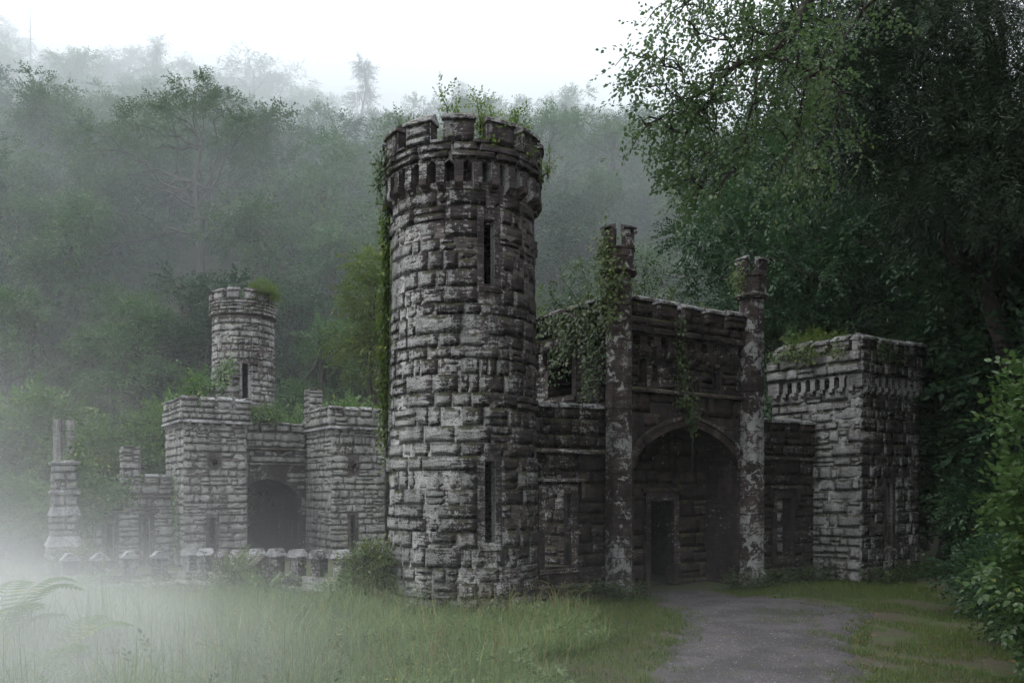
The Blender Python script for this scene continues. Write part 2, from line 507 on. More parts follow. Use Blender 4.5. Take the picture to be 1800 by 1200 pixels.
class Building:
    def __init__(self, name, label, cat, loc, mat, group=None, limit=300):
        self.loc = Vector(loc); self.root = empty(name, loc, label, cat, group)
        self.mat = mat; self.stones = []; self.limit = limit; self.rg = random.Random(len(name) + len(label) * 31)
    def part(self, name, mb, mat, parent=None, smooth=False, stuff=False):
        o = link(name, mb.mesh(name, mat, smooth), parent or self.root)
        if parent is None: o.location = -self.loc
        if stuff: o['kind'] = 'stuff'
        return o
    def lay(self, S, s0, s1, z0, z1, h=0.27, ln=(0.32, 0.62), ops=(), margin=0.0, kind='rough', wrap=False, mat=None, d=0.0):
        rg = self.rg
        n = max(1, round((z1 - z0) / h)); hs = [rg.uniform(0.72, 1.28) for _ in range(n)]
        tot = sum(hs); z = z0
        for q in hs:
            ch = q / tot * (z1 - z0); za, zb = z, z + ch; z = zb
            iv = [(s0, s1)]
            for o in ops:
                ss = [o[0][0] + (o[-1][0] - o[0][0]) * k / 40 for k in range(41)]
                hit = []
                for s in ss:
                    r = op_at(o, s)
                    if r and r[0] - margin < zb - 0.03 and r[1] + margin * 0.6 > za + 0.03: hit.append(s)
                if hit:
                    a, b = min(hit) - margin, max(hit) + margin
                    niv = []
                    for p, r_ in iv:
                        if b <= p or a >= r_: niv.append((p, r_)); continue
                        if a - p > 0.05: niv.append((p, a))
                        if r_ - b > 0.05: niv.append((b, r_))
                    iv = niv
            for a, b in iv:
                L = b - a
                k = max(1, round(L / rg.uniform(*ln)))
                ws = [rg.choice((0.55, 0.8, 1.0, 1.0, 1.35, 1.7)) * rg.uniform(0.85, 1.15) for _ in range(k)]
                tw = sum(ws); s = a
                for w_ in ws:
                    w1 = w_ / tw * L
                    q = rg.random()
                    if q < 0.16 and ch > 0.2:            # two thin stones in place of one
                        zm = za + ch * rg.uniform(0.35, 0.65); cells = [(s, w1, za, zm), (s, w1, zm, zb)]
                    elif q < 0.24 and ch > 0.2 and w1 > 0.4:   # a big one beside two thin ones
                        zm = za + ch * rg.uniform(0.4, 0.6); f = rg.uniform(0.35, 0.65)
                        cells = [(s, w1 * f, za, zb), (s + w1 * f, w1 * (1 - f), za, zm), (s + w1 * f, w1 * (1 - f), zm, zb)]
                    else: cells = [(s, w1, za, zb)]
                    for cs, cw, ca, cb in cells:
                        self.stones.append((S, cs + cw / 2, (ca + cb) / 2, max(cw - 0.006, 0.03), max(cb - ca - 0.005, 0.03), kind, mat or self.mat, d + rg.uniform(-0.016, 0.010)))
                    s += w1
    def finish(self):
        rows = []
        for S, s, z, w_, h_, kind, mat, d in self.stones:
            x, i = S.frame(s)
            q = S.p(s, z, d)
            to = Vector((q.x, q.y, q.z - CAMZ))
            D = max(to.length, 0.1)
            face = i.dot(to) / D
            px = abs(to.x / max(to.y, 0.1)) * F
            score = w_ * h_ * max(0.0, face + 0.08) / D ** 2 * (1.0 if px < 940 else 0.0)
            m4 = Matrix(((x.x * w_, i.x, 0, q.x), (x.y * w_, i.y, 0, q.y), (0, 0, h_, q.z), (0, 0, 0, 1)))
            rows.append((score, m4, kind, mat, self.rg.randrange(len(SH[kind])), w_))
        rows.sort(key=lambda r: -r[0])
        T = Matrix.Translation(-self.loc)
        n = 0
        rest = {}
        for sc, m4, kind, mat, k, w_ in rows:
            if n < self.limit and sc > 0:
                o = link('stone', shape_mesh(kind, k, mat), self.root)
                o.matrix_basis = T @ m4
                n += 1
            else:
                rest.setdefault(mat.name, []).append((m4, kind, k))
        for mn, lst in rest.items():
            Vs, Fs, b = [], [], 0
            for m4, kind, k in lst:
                v, f = SH[kind][k]
                a = np.array(m4)
                Vs.append(v @ a[:3, :3].T + a[:3, 3] - np.array(self.loc)); Fs.append(f + b); b += len(v)
            me = fast_mesh('stonework', np.concatenate(Vs), np.concatenate(Fs), bpy.data.materials[mn])
            o = link('stonework', me, self.root); o['kind'] = 'stuff'
    # dressed frame round a slit or a rectangular window
    def surround(self, S, s0, s1, z0, z1, w=0.16, pointed=True, proud=0.03, mat=None, depth=0.22, blocks=3, sill=True):
        mat = mat or M['dressed']
        hz = z1 + (0.0 if not pointed else 0.0)
        for a, b in ((s0 - w, s0), (s1, s1 + w)):
            for k in range(blocks):
                mb = MB(); za = z0 + (hz - z0) * k / blocks; zb = z0 + (hz - z0) * (k + 1) / blocks
                e = self.rg.uniform(0, 0.05) if k % 2 else 0.0
                aa, bb = (a - e, b) if a < s0 else (a, b + e)
                wall(mb, S, aa, bb, za + 0.004, zb - 0.004, depth, d0=-proud)
                self.part('jamb', mb, mat)
        mb = MB()
        if pointed:
            m, hh = (s0 + s1) / 2, (s1 - s0) * 0.75
            op = [(s0, z1, z1 + 0.001), (s0 + (s1 - s0) * 0.2, z1, z1 + hh * 0.62), (m, z1, z1 + hh), (s1 - (s1 - s0) * 0.2, z1, z1 + hh * 0.62), (s1, z1, z1 + 0.001)]
            wall(mb, S, s0 - w, s1 + w, z1 + 0.002, z1 + hh + w * 0.8, depth, [op], d0=-proud)
        else:
            wall(mb, S, s0 - w, s1 + w, z1 + 0.002, z1 + w * 1.2, depth, d0=-proud)
        self.part('lintel', mb, mat)
        if sill:
            mb = MB()
            extrude(mb, S, [(-proud - 0.04, z0 - 0.13), (-proud - 0.04, z0 - 0.06), (depth, z0 - 0.002), (depth, z0 - 0.13)], s0 - w, s1 + w)
            self.part('sill', mb, mat)
    def merlon(self, S, s0, s1, z0, z1, th, cap=0.17, lip=0.07, rise=None, stones=True, kind='rough', mat=None, capmat=None, d0=-0.010):
        j = self.rg.uniform(-0.02, 0.02)
        mb = MB(); wall(mb, S, s0, s1, z0, z1 + j, th, d0=d0)
        self.part('merlon', mb, mat or self.mat)
        if stones:
            self.lay(S, s0 - 0.01, s1 + 0.01, z0, z1 + j, h=max(0.2, z1 - z0), ln=(0.45, 0.9), kind=kind, mat=mat)
        mb = MB(); z = z1 + j + 0.003
        t0 = self.rg.uniform(-0.012, 0.012)
        prof = [(-lip, z), (-lip, z + 0.05), (th * 0.5, z + cap + t0), (th + d0 + lip * 0.6, z + 0.05), (th + d0 + lip * 0.6, z)]
        extrude(mb, S, prof[::-1], s0 - 0.025, s1 + 0.025)
        self.part('coping', mb, capmat or M['coping'])
    def corbel(self, S, s0, s1, z0, z1, out, mat=None):
        mb = MB(); h = z1 - z0
        prof = [(0.06, z0 - 0.02), (-out * 0.35, z0), (-out * 0.45, z0 + h * 0.18), (-out * 0.8, z0 + h * 0.3), (-out, z0 + h * 0.5), (-out, z1), (0.06, z1)]
        extrude(mb, S, prof[::-1], s0, s1)
        self.part('corbel', mb, mat or M['dressed'])
    def string(self, S, s0, s1, z, hh=0.10, out=0.09, piece=0.75, mat=None):
        n = max(1, round((s1 - s0) / piece))
        for k in range(n):
            mb = MB(); a = s0 + (s1 - s0) * k / n + 0.004; b = s0 + (s1 - s0) * (k + 1) / n - 0.004
            o_ = out + self.rg.uniform(-0.012, 0.012)
            extrude(mb, S, [(0.06, z), (0.06, z + hh), (-o_ * 0.3, z + hh), (-o_, z + hh * 0.45), (-o_, z)], a, b)
            self.part('string_course', mb, mat or M['dressed'])

# ================================================================ THE SETTING
def build_ground():
    xs = np.concatenate([np.linspace(-420, -60, 37)[:-1], np.linspace(-60, -14, 47)[:-1], np.linspace(-14, 16, 121)[:-1], np.linspace(16, 60, 45)[:-1], np.linspace(60, 420, 37)])
    ys = np.concatenate([np.linspace(-60, 0, 13)[:-1], np.linspace(0, 24, 97)[:-1], np.linspace(24, 60, 49)[:-1], np.linspace(60, 160, 61)[:-1], np.linspace(160, 700, 41)])
    X, Y = np.meshgrid(xs, ys)
    Z = terrain(X, Y)
    Vv = np.stack([X.ravel(), Y.ravel(), Z.ravel()], 1)
    nx, ny = len(xs), len(ys)
    i, j = np.meshgrid(np.arange(nx - 1), np.arange(ny - 1))
    a = (j * nx + i).ravel()
    Ff = np.stack([a, a + 1, a + nx + 1, a + nx], 1)
    m, nt, out = new_mat('ground'); w = N(nt)
    geo = w.n('ShaderNodeNewGeometry'); P = geo.outputs['Position']
    n1 = w.noise(P, 1.1, 5, 0.65); n2 = w.noise(P, 14, 5, 0.7); n3 = w.noise(P, 60, 3, 0.6)
    c = w.ramp(n2, 0.3, 0.7, (0.030, 0.045, 0.014), (0.075, 0.100, 0.028))
    c = w.mixc(w.math('MULTIPLY', w.step(n1, 0.42, 0.58), 0.85), c, (0.066, 0.052, 0.036))
    c = w.mulc(c, w.math('MULTIPLY_ADD', n3, 0.9, 0.55))
    b = w.n('ShaderNodeBsdfPrincipled'); w.l(c, b.inputs['Base Color']); b.inputs['Roughness'].default_value = 0.95
    bp = w.n('ShaderNodeBump'); bp.inputs['Strength'].default_value = 0.8; bp.inputs['Distance'].default_value = 0.03
    w.l(w.math('ADD', n2, w.math('MULTIPLY', n3, 0.5)), bp.inputs['Height']); w.l(bp.outputs[0], b.inputs['Normal'])
    w.l(b.outputs[0], out.inputs['Surface'])
    tag(link('ground', fast_mesh('ground', Vv, Ff, m, True)), kind='structure')

PATH = [(-3.0, -0.9, 2.3), (3.0, 0.1, 3.0), (6.0, 0.75, 3.55), (9.85, 1.52, 4.3), (11.6, 1.95, 4.75), (13.2, 2.45, 5.35), (14.2, 2.72, 5.9), (15.2, 2.85, 6.5), (16.2, 2.80, 6.7), (17.2, 2.76, 5.9), (18.0, 2.80, 5.0), (18.9, 2.9, 4.9)]
def path_edges(y):
    ys = [p[0] for p in PATH]
    return np.interp(y, ys, [p[1] for p in PATH]), np.interp(y, ys, [p[2] for p in PATH])

def build_path():
    ys = np.linspace(-3, 18.9, 220)
    nx = 30
    Vv = []
    rg = np.random.RandomState(5)
    jl = np.cumsum(rg.normal(0, 0.012, len(ys))); jl -= np.linspace(jl[0], jl[-1], len(ys)); jr = np.cumsum(rg.normal(0, 0.02, len(ys))); jr -= np.linspace(jr[0], jr[-1], len(ys))
    for k, y in enumerate(ys):
        a, b = path_edges(y)
        a += jl[k]; b += jr[k]
        x = np.linspace(a, b, nx)
        crown = 0.012 + 0.035 * (1 - (2 * (x - a) / (b - a) - 1) ** 2)
        edge = np.minimum(np.arange(nx), np.arange(nx)[::-1])
        z = terrain(x, np.full(nx, y)) + np.where(edge == 0, -0.03, crown)
        Vv.append(np.stack([x, np.full(nx, y), z], 1))
    Vv = np.concatenate(Vv)
    i, j = np.meshgrid(np.arange(nx - 1), np.arange(len(ys) - 1))
    a = (j * nx + i).ravel()
    Ff = np.stack([a, a + 1, a + nx + 1, a + nx], 1)
    m, nt, out = new_mat('gravel'); w = N(nt)
    geo = w.n('ShaderNodeNewGeometry'); P = geo.outputs['Position']
    vo = w.n('ShaderNodeTexVoronoi'); w.l(P, vo.inputs['Vector']); vo.inputs['Scale'].default_value = 75
    vo2 = w.n('ShaderNodeTexVoronoi'); w.l(P, vo2.inputs['Vector']); vo2.inputs['Scale'].default_value = 26
    n1 = w.noise(P, 1.2, 4, 0.6); n2 = w.noise(P, 30, 4, 0.7)
    sep = w.n('ShaderNodeSeparateColor'); w.l(vo.outputs['Color'], sep.inputs[0])
    c = w.mixc(sep.outputs[0], (0.040, 0.035, 0.039), (0.125, 0.112, 0.120))
    c = w.mixc(w.step(n1, 0.38, 0.62), c, w.mulc(c, 0.55))
    c = w.mixc(w.math('MULTIPLY', w.step(w.noise(P, 2.6, 6, 0.75), 0.54, 0.64), 0.65), c, (0.058, 0.056, 0.030))
    b = w.n('ShaderNodeBsdfPrincipled'); w.l(c, b.inputs['Base Color']); b.inputs['Roughness'].default_value = 0.8
    bp = w.n('ShaderNodeBump'); bp.inputs['Strength'].default_value = 0.9; bp.inputs['Distance'].default_value = 0.012
    w.l(w.math('ADD', w.math('ADD', vo.outputs['Distance'], vo2.outputs['Distance']), n2), bp.inputs['Height']); w.l(bp.outputs[0], b.inputs['Normal'])
    w.l(b.outputs[0], out.inputs['Surface'])
    tag(link('gravel_path', fast_mesh('gravel_path', Vv, Ff, m, True)), kind='structure')

build_ground()
build_path()

# ---------------------------------------------------------------- haze
def box_mesh(name, lo, hi):
    mb = MB()
    (x0, y0, z0), (x1, y1, z1) = lo, hi
    mb.prism([(x0, y0, z0), (x1, y0, z0), (x1, y1, z0), (x0, y1, z0)], [(x0, y0, z1), (x1, y0, z1), (x1, y1, z1), (x0, y1, z1)])
    return mb.mesh(name)

def volume_mat(name, density, color=(0.93, 0.96, 1.0), aniso=0.0):
    m, nt, out = new_mat(name)
    pv = nt.nodes.new('ShaderNodeVolumePrincipled')
    pv.inputs['Color'].default_value = (*color, 1); pv.inputs['Density'].default_value = density
    pv.inputs['Anisotropy'].default_value = aniso
    nt.links.new(pv.outputs[0], out.inputs['Volume'])
    return m, nt, pv

def build_air():
    m, _, _ = volume_mat('haze', 0.0003)
    me = box_mesh('haze', (-430, -70, -4), (430, 720, 100)); me.materials.append(m)
    tag(link('haze', me), kind='stuff')
    m, _, _ = volume_mat('hill_mist', 0.0072, (0.89, 0.955, 1.0))
    # a slanting layer that hugs the slope
    prof = [(47.3, -3.5), (690, -3.5), (690, 84), (132, 84), (80, 46), (47.3, 20)]
    mb = MB(); mb.prism([(-400, y, z) for y, z in prof], [(400, y, z) for y, z in prof])
    me = mb.mesh('hill_mist'); me.materials.append(m)
    tag(link('mist_bank', me), 'thin pale mist hanging over the wooded hillside', 'mist', kind='stuff')
    m, _, _ = volume_mat('upper_mist', 0.017, (0.96, 0.98, 1.0))
    prof = [(93, 15), (680, 15), (680, 82), (134, 82), (93, 55)]
    mb = MB(); mb.prism([(-390, y, z) for y, z in prof], [(390, y, z) for y, z in prof])
    me = mb.mesh('upper_mist'); me.materials.append(m)
    tag(link('mist_bank', me), 'denser pale mist veiling the top of the hill', 'mist', kind='stuff')
    # low ground mist drifting over the grass, thickest away from the path
    m, nt, pv = volume_mat('ground_mist', 0.0, (0.96, 0.97, 1.0)); w = N(nt)
    geo = w.n('ShaderNodeNewGeometry'); sp = w.n('ShaderNodeSeparateXYZ'); w.l(geo.outputs['Position'], sp.inputs[0])
    x, y, z = sp.outputs
    nx_ = w.math('MULTIPLY', x, -1.0)
    n1 = w.math('MULTIPLY_ADD', w.step(w.noise(geo.outputs['Position'], 0.36, 3, 0.55, 0.3), 0.22, 0.78), 0.85, 0.15)
    # over the near grass
    hgt = w.math('POWER', 2.718, w.math('MULTIPLY', w.math('MAXIMUM', w.math('ADD', z, 0.1), 0.0), -1.5))
    side = w.math('ADD', w.math('MULTIPLY', w.step(nx_, -0.5, 7.5), 0.9), w.math('MULTIPLY', w.math('MULTIPLY', w.math('SUBTRACT', 1.0, w.step(y, 6.5, 10.5)), w.step(nx_, -3.8, -1.0)), 0.09))
    wy = w.math('MULTIPLY', w.step(y, 2.5, 5.0), w.math('SUBTRACT', 1.0, w.step(w.math('ADD', y, w.math('MULTIPLY', x, 0.45)), 7.5, 12.5)))
    near = w.math('MULTIPLY', w.math('MULTIPLY', w.math('MULTIPLY', hgt, side), wy), w.math('MULTIPLY_ADD', w.step(nx_, 1.5, 7.0), 0.9, 0.85))
    # in the ravine before the lodge, deepest away from the gate
    far = w.math('MULTIPLY_ADD', w.step(nx_, 13.5, 21.0), 0.036, 0.0036)
    hg2 = w.math('POWER', 2.718, w.math('MULTIPLY', w.math('MAXIMUM', w.math('ADD', z, 0.5), 0.0), -0.16))
    fy = w.math('MULTIPLY', w.step(y, 18.0, 26.0), w.step(nx_, 2.5, 7.0))
    far = w.math('MULTIPLY', w.math('MULTIPLY', far, hg2), fy)
    top = w.math('MULTIPLY', w.math('SUBTRACT', 1.0, w.step(z, 8.0, 13.5)), w.step(nx_, -4.6, -3.0))
    d = w.math('MULTIPLY', w.math('MULTIPLY', w.math('ADD', near, far), top), n1)
    w.l(d, pv.inputs['Density'])
    me = box_mesh('mist', (-38, 2.5, -2.7), (4.6, 46.5, 13.6)); me.materials.append(m)
    tag(link('mist', me), 'low white mist drifting over the long grass beside the bridge', 'mist', kind='stuff')

# ================================================================ BUILDINGS
def disc_mb(c, r, z, n=28, ang=0):
    mb = MB(); mb.add([(c.x + r * math.cos(2 * math.pi * k / n + ang), c.y + r * math.sin(2 * math.pi * k / n + ang), z) for k in range(n)], [tuple(range(n))])
    return mb

def round_tower(name, label, c, r0, r1, zt, mat, slits, nm, na, base=-0.4, h=0.27, group=None, limit=300, par=0.14, mortar='mortar', parh=1.25, narc=True, plain=False):
    """zt: top of the merlon copings"""
    B = Building(name, label, 'tower', Vector((c.x, c.y, max(base, 0.0))), mat, group, limit)
    zm = zt - 0.16; zc = zm - 0.35; zb = zt - parh            # merlon head, crenel sill, corbel foot
    Rf = lambda z: r0 + (r1 - r0) * min(max(z, 0), zb) / zb
    S = Cyl(c, Rf, r1)
    per = 2 * math.pi * r1; h2 = per / 2
    ops = [rect(a * r1 - w / 2, a * r1 + w / 2, z0, z1) for a, z0, z1, w in slits]
    mb = MB(); wall(mb, S, -h2, h2, base, zb + 0.10, 0.17, ops, d0=-0.010, closed=True); wall(mb, S, -h2, h2, zb + 0.10, zc - 0.05, 0.2, (), d0=0.22, closed=True); B.part('mortar', mb, M[mortar])
    B.lay(S, -h2, h2, base, zb - 0.02, h, (0.30, 0.62), ops, 0.11, 'round')
    for a, z0, z1, w in slits:
        B.surround(S, a * r1 - w / 2, a * r1 + w / 2, z0, z1, 0.10, True, 0.012, mat=mat, depth=0.13, blocks=4 if z1 - z0 > 1.3 else 3)
    # overhanging parapet on arches and corbels
    S2 = Cyl(c, lambda z: r1 + par, r1)
    aops = []
    for k in range(0 if plain else na):
        m = -h2 + per * (k + 0.5) / na; wd = per / na * 0.52
        aops.append(arch(m - wd / 2, m + wd / 2, zb + 0.13, zb + 0.36, zb + 0.44, 3))
        s = -h2 + per * k / na
        B.corbel(S, s - per / na * 0.22, s + per / na * 0.22, zb - 0.05, zb + 0.14, par + 0.03, mat=mat if k % 2 else M['dressed'])
    mb = MB(); wall(mb, S2, -h2, h2, zb + 0.13, zc, par + 0.25, aops, d0=0.03, closed=True); B.part('parapet', mb, mat)
    for k in range(0 if plain else na):
        s = -h2 + per * k / na
        mb = MB(); wall(mb, S2, s - per / na * 0.235, s + per / na * 0.235, zb + 0.145, zb + 0.40, 0.06, d0=-0.012)
        B.part('corbel_block', mb, mat)
    if plain: B.lay(S2, -h2, h2, zb + 0.14, zb + 0.455, 0.16, (0.2, 0.5), (), 0, 'flatround')
    B.lay(S2, -h2, h2, zb + 0.46, zc - 0.015, 0.16 if narc else 0.2, (0.3, 0.6), (), 0, 'flatround')
    for k in range(nm):
        m = per * k / nm; wd = per / nm * 0.70
        B.merlon(S2, m - wd / 2, m + wd / 2, zc + 0.003, zm, 0.26, kind='flatround')
        g0, g1 = m + wd / 2 + 0.01, m + per / nm - wd / 2 - 0.01
        mb = MB(); extrude(mb, S2, [(-0.05, zc - 0.01), (-0.05, zc + 0.03), (0.3, zc + 0.09), (0.3, zc - 0.01)][::-1], g0, g1); B.part('crenel_sill', mb, M['coping'])
    B.part('roof', disc_mb(c, r1 + 0.05, zc - 0.22), M['soil'])
    B.finish()
    return B, S, S2

TC = Vector((-0.907, 16.0, 0))
TB, TS, TS2 = round_tower('round_tower', 'tall dark round tower with battlemented top, ivy down one edge and two slits', TC, 1.385, 1.30, 8.70, M['tower'],
    [(0.40, 5.80, 6.92, 0.20), (0.40, 1.33, 2.74, 0.19)], 12, 28)
BC = Vector((-11.96, 38.0, 0))
BT, BS, BS2 = round_tower('round_tower', 'small pale round tower rising behind the gate lodge', BC, 1.36, 1.30, 11.0, M['lodge'],
    [(0.36, 6.25, 7.75, 0.24)], 12, 22, base=4.95, h=0.30, limit=260, par=0.12, plain=True)

def battlement(B, S, s0, s1, n, z0, z1, th, gap=0.16, cap=0.16, kind='rough', edge=0.0, capmat=None, mat=None):
    L = (s1 - s0) / n
    for k in range(n):
        a = s0 + L * k + (gap / 2 if k else edge); b = s0 + L * (k + 1) - (gap / 2 if k < n - 1 else edge)
        B.merlon(S, a, b, z0 + 0.003, z1, th, cap, kind=kind, capmat=capmat, mat=mat)

# ---------------------------------------------------------------- gatehouse
def octagon(c, r, z, rot=0.0, jit=0.0, rg=random):
    return [(c.x + r * math.cos(rot + math.pi / 4 * (k + 0.5)) + rg.uniform(-jit, jit), c.y + r * math.sin(rot + math.pi / 4 * (k + 0.5)) + rg.uniform(-jit, jit), z) for k in range(8)]

UR = math.atan2(U.y, U.x)
def pillar(B, c, r, z0, zr, zt, mat):
    rg = B.rg
    mb = MB(); mb.prism(octagon(c, r - 0.02, z0, UR), octagon(c, r - 0.02, zr + 0.5, UR))
    P = B.part('pillar', mb, M['mortar_dark'])
    def block(a, b, rr, name='block', m=mat, taper=0.0, j=0.006):
        mb = MB(); mb.prism(octagon(c, rr, a, UR, j, rg), octagon(c, rr - taper, b, UR, j, rg)); B.part(name, mb, m, P).location = (0, 0, 0)
    block(z0, z0 + 0.38, r + 0.07, 'plinth'); block(z0 + 0.383, z0 + 0.46, r + 0.065, 'plinth', taper=0.06)
    z = z0 + 0.463
    while z < zr - 0.1:
        hh = min(rg.uniform(0.36, 0.54), zr - z)
        if zr - z - hh < 0.15: hh = zr - z
        block(z, z + hh - 0.012, r + rg.uniform(-0.008, 0.010)); z += hh
    block(zr, zr + 0.05, r + 0.07, 'ring', taper=-0.05); block(zr + 0.053, zr + 0.11, r + 0.125, 'ring', taper=0.03)
    block(zr + 0.113, zr + 0.36, r + 0.05); block(zr + 0.365, zr + 0.52, r + 0.05); block(zr + 0.523, zr + 0.56, r + 0.085, 'ring', taper=0.02)
    # small merlons round the top
    for k in range(4):
        th = UR + k * math.pi / 2
        rr0, rr1 = r - 0.10, r + 0.06
        def seg(ra, rb, a, b, name, m, lift=0.0):
            ring0, ring1 = [], []
            for rr in (rb, ra):
                for s in ((-1, 0, 1) if rr == rb else (1, 0, -1)):
                    q = th + s * 0.43
                    ring0.append((c.x + rr * math.cos(q), c.y + rr * math.sin(q), a)); ring1.append((c.x + rr * math.cos(q), c.y + rr * math.sin(q), b + (lift if rr == ra else 0)))
            mb = MB(); mb.prism(ring0, ring1); B.part(name, mb, m, P).location = (0, 0, 0)
        dz = rg.uniform(-0.03, 0.03)
        seg(rr0, rr1, zr + 0.563, zt - 0.11 + dz, 'merlon', mat)
        seg(rr0 - 0.03, rr1 + 0.06, zt - 0.107 + dz, zt - 0.07 + dz, 'coping', M['coping'], 0.09)
    return P

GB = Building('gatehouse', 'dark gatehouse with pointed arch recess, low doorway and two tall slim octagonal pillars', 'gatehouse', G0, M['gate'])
SF = Plane(G(0, 0), V)
W_ = 4.2
def build_gatehouse():
    B = GB
    ar = arch(0.46, 3.74, -0.2, 2.72, 3.70, 10)
    loops = [rect(0.62, 0.80, 4.55, 5.30), rect(1.0, 1.14, 4.62, 5.30), rect(2.90, 3.12, 4.55, 5.28)]
    ops = [ar] + loops
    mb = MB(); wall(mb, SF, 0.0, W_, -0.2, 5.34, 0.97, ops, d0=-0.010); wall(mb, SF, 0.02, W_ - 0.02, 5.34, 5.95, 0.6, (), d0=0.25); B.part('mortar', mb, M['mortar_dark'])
    B.lay(SF, 0.28, W_ - 0.28, 4.46, 5.36, 0.24, (0.3, 0.55), loops, 0.04, 'rough')
    B.lay(SF, 0.28, W_ - 0.28, 2.45, 4.36, 0.36, (0.5, 0.85), [ar], 0.20, 'flat', mat=M['spandrel'])
    B.lay(SF, 0.28, 0.46 - 0.0, -0.1, 2.45, 0.40, (0.2, 0.3), (), 0, 'flat', mat=M['spandrel'])
    B.lay(SF, 3.74, W_ - 0.28, -0.1, 2.45, 0.40, (0.2, 0.3), (), 0, 'flat', mat=M['spandrel'])
    # voussoirs of the arch
    pts = [(s, hi) for s, lo, hi in ar]
    dense = []
    for (a, za), (b, zb) in zip(pts, pts[1:]):
        dense.append((a, za))
    dense.append(pts[-1])
    for k in range(len(dense) - 1):
        (a, za), (b, zb) = dense[k], dense[k + 1]
        def nrm(i):
            p, q = dense[max(i - 1, 0)], dense[min(i + 1, len(dense) - 1)]
            dx, dz = q[0] - p[0], q[1] - p[1]; l = math.hypot(dx, dz)
            return -dz / l, dx / l
        n0, n1 = nrm(k), nrm(k + 1)
        e = 0.17
        ring = [(a, za), (b, zb), (b + n1[0] * e, zb + n1[1] * e), (a + n0[0] * e, za + n0[1] * e)]
        mb = MB()
        o1 = B.rg.uniform(-0.01, 0.01)
        mb.prism([SF.p(s, z, -0.05 + o1) for s, z in ring], [SF.p(s, z, 0.3) for s, z in ring])
        B.part('voussoir', mb, M['spandrel'])
        ring = [(a + n0[0] * (e + .004), za + n0[1] * (e + .004)), (b + n1[0] * (e + .004), zb + n1[1] * (e + .004)), (b + n1[0] * (e + .07), zb + n1[1] * (e + .07)), (a + n0[0] * (e + .07), za + n0[1] * (e + .07))]
        mb = MB(); mb.prism([SF.p(s, z, -0.10 + o1) for s, z in ring], [SF.p(s, z, 0.2) for s, z in ring]); B.part('hood_mould', mb, M['dressed'])
    # back wall of the recess with the doorway
    SBk = SF.off(1.0)
    door = rect(1.86, 2.60, -0.2, 2.0)
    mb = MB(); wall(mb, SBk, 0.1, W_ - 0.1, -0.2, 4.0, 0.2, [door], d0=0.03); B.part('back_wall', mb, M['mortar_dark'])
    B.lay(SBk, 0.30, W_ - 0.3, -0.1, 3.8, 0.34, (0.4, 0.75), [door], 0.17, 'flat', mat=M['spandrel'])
    B.surround(SBk, 1.86, 2.60, 0.02, 2.0, 0.16, False, 0.05, depth=0.16, blocks=4, sill=False)
    B.string(SBk, 1.58, 2.88, 2.22, 0.09, 0.10, 0.7)
    # room behind the doorway
    mb = MB(); room = [G(0.25, 1.2), G(W_ - 0.25, 1.2), G(W_ - 0.25, 4.3), G(0.25, 4.3)]
    mb.prism([(p.x, p.y, 0.012) for p in room], [(p.x, p.y, 0.02) for p in room]); B.part('floor', mb, M['soil'])
    # string, corbels and overhanging battlement
    B.string(SF, 0.26, W_ - 0.26, 4.36, 0.10, 0.12)
    S2 = SF.off(-0.13)
    mb = MB(); n = 9
    L = (W_ - 0.5) / n
    aops = [arch(0.25 + L * k + L * 0.24, 0.25 + L * (k + 1) - L * 0.24, 5.36, 5.52, 5.58, 3) for k in range(n)]
    wall(mb, S2, 0.22, W_ - 0.22, 5.36, 5.97, 0.5, aops, d0=0.03); B.part('parapet', mb, B.mat)
    for k in range(n + 1):
        s = 0.25 + L * k
        a, b = max(s - L * 0.23, 0.24), min(s + L * 0.23, W_ - 0.24)
        B.corbel(SF, a, b, 4.98 + (0.1 if k % 2 else 0), 5.355, 0.16, mat=M['gate'])
    B.lay(S2, 0.22, W_ - 0.22, 5.60, 5.95, 0.18, (0.3, 0.6), (), 0, 'rough')
    battlement(B, S2, 0.24, W_ - 0.24, 5, 5.97, 6.28, 0.26, gap=0.22, cap=0.14)
    # side wall that returns towards the hill
    SL = Plane(G(-0.05, 4.6), U)                      # s = 4.6 - v
    win = rect(2.25, 3.15, 4.40, 5.40)
    mb = MB(); wall(mb, SL, 0, 4.55, -0.2, 5.95, 0.5, [win], d0=-0.010); B.part('side_wall', mb, M['mortar_dark'])
    B.lay(SL, 0, 4.5, 0, 5.42, 0.26, (0.3, 0.6), [win], 0.13, 'rough')
    B.surround(SL, 2.25, 3.15, 4.40, 5.40, 0.13, False, 0.03)
    S3 = SL.off(-0.12)
    mb = MB(); wall(mb, S3, 0, 4.42, 5.42, 5.97, 0.45, d0=0.03); B.part('parapet', mb, B.mat)
    B.lay(S3, 0, 4.42, 5.45, 5.95, 0.25, (0.3, 0.6), (), 0, 'rough')
    for k in range(12):
        s = 0.2 + k * 0.37
        if s < 4.3 and not 2.1 < s < 3.3: B.corbel(SL, s, s + 0.17, 5.05, 5.415, 0.15, mat=M['gate'])
    battlement(B, S3, 0, 4.42, 6, 5.97, 6.26, 0.26, gap=0.22, cap=0.14)
    # far side and rear walls, flat roof
    SR = Plane(G(W_ + 0.05, 0.05), -U)
    mb = MB(); wall(mb, SR, 0, 4.55, -0.2, 6.2, 0.5, d0=0.03); B.part('side_wall', mb, M['mortar_dark'])
    B.lay(SR, 0.2, 4.5, 0, 6.1, 0.3, (0.4, 0.7), (), 0, 'rough')
    SB = Plane(G(W_, 4.6), -V)
    mb = MB(); wall(mb, SB, 0.03, W_ - 0.03, -0.2, 6.2, 0.45, d0=0.02); B.part('back_wall', mb, M['mortar_dark'])
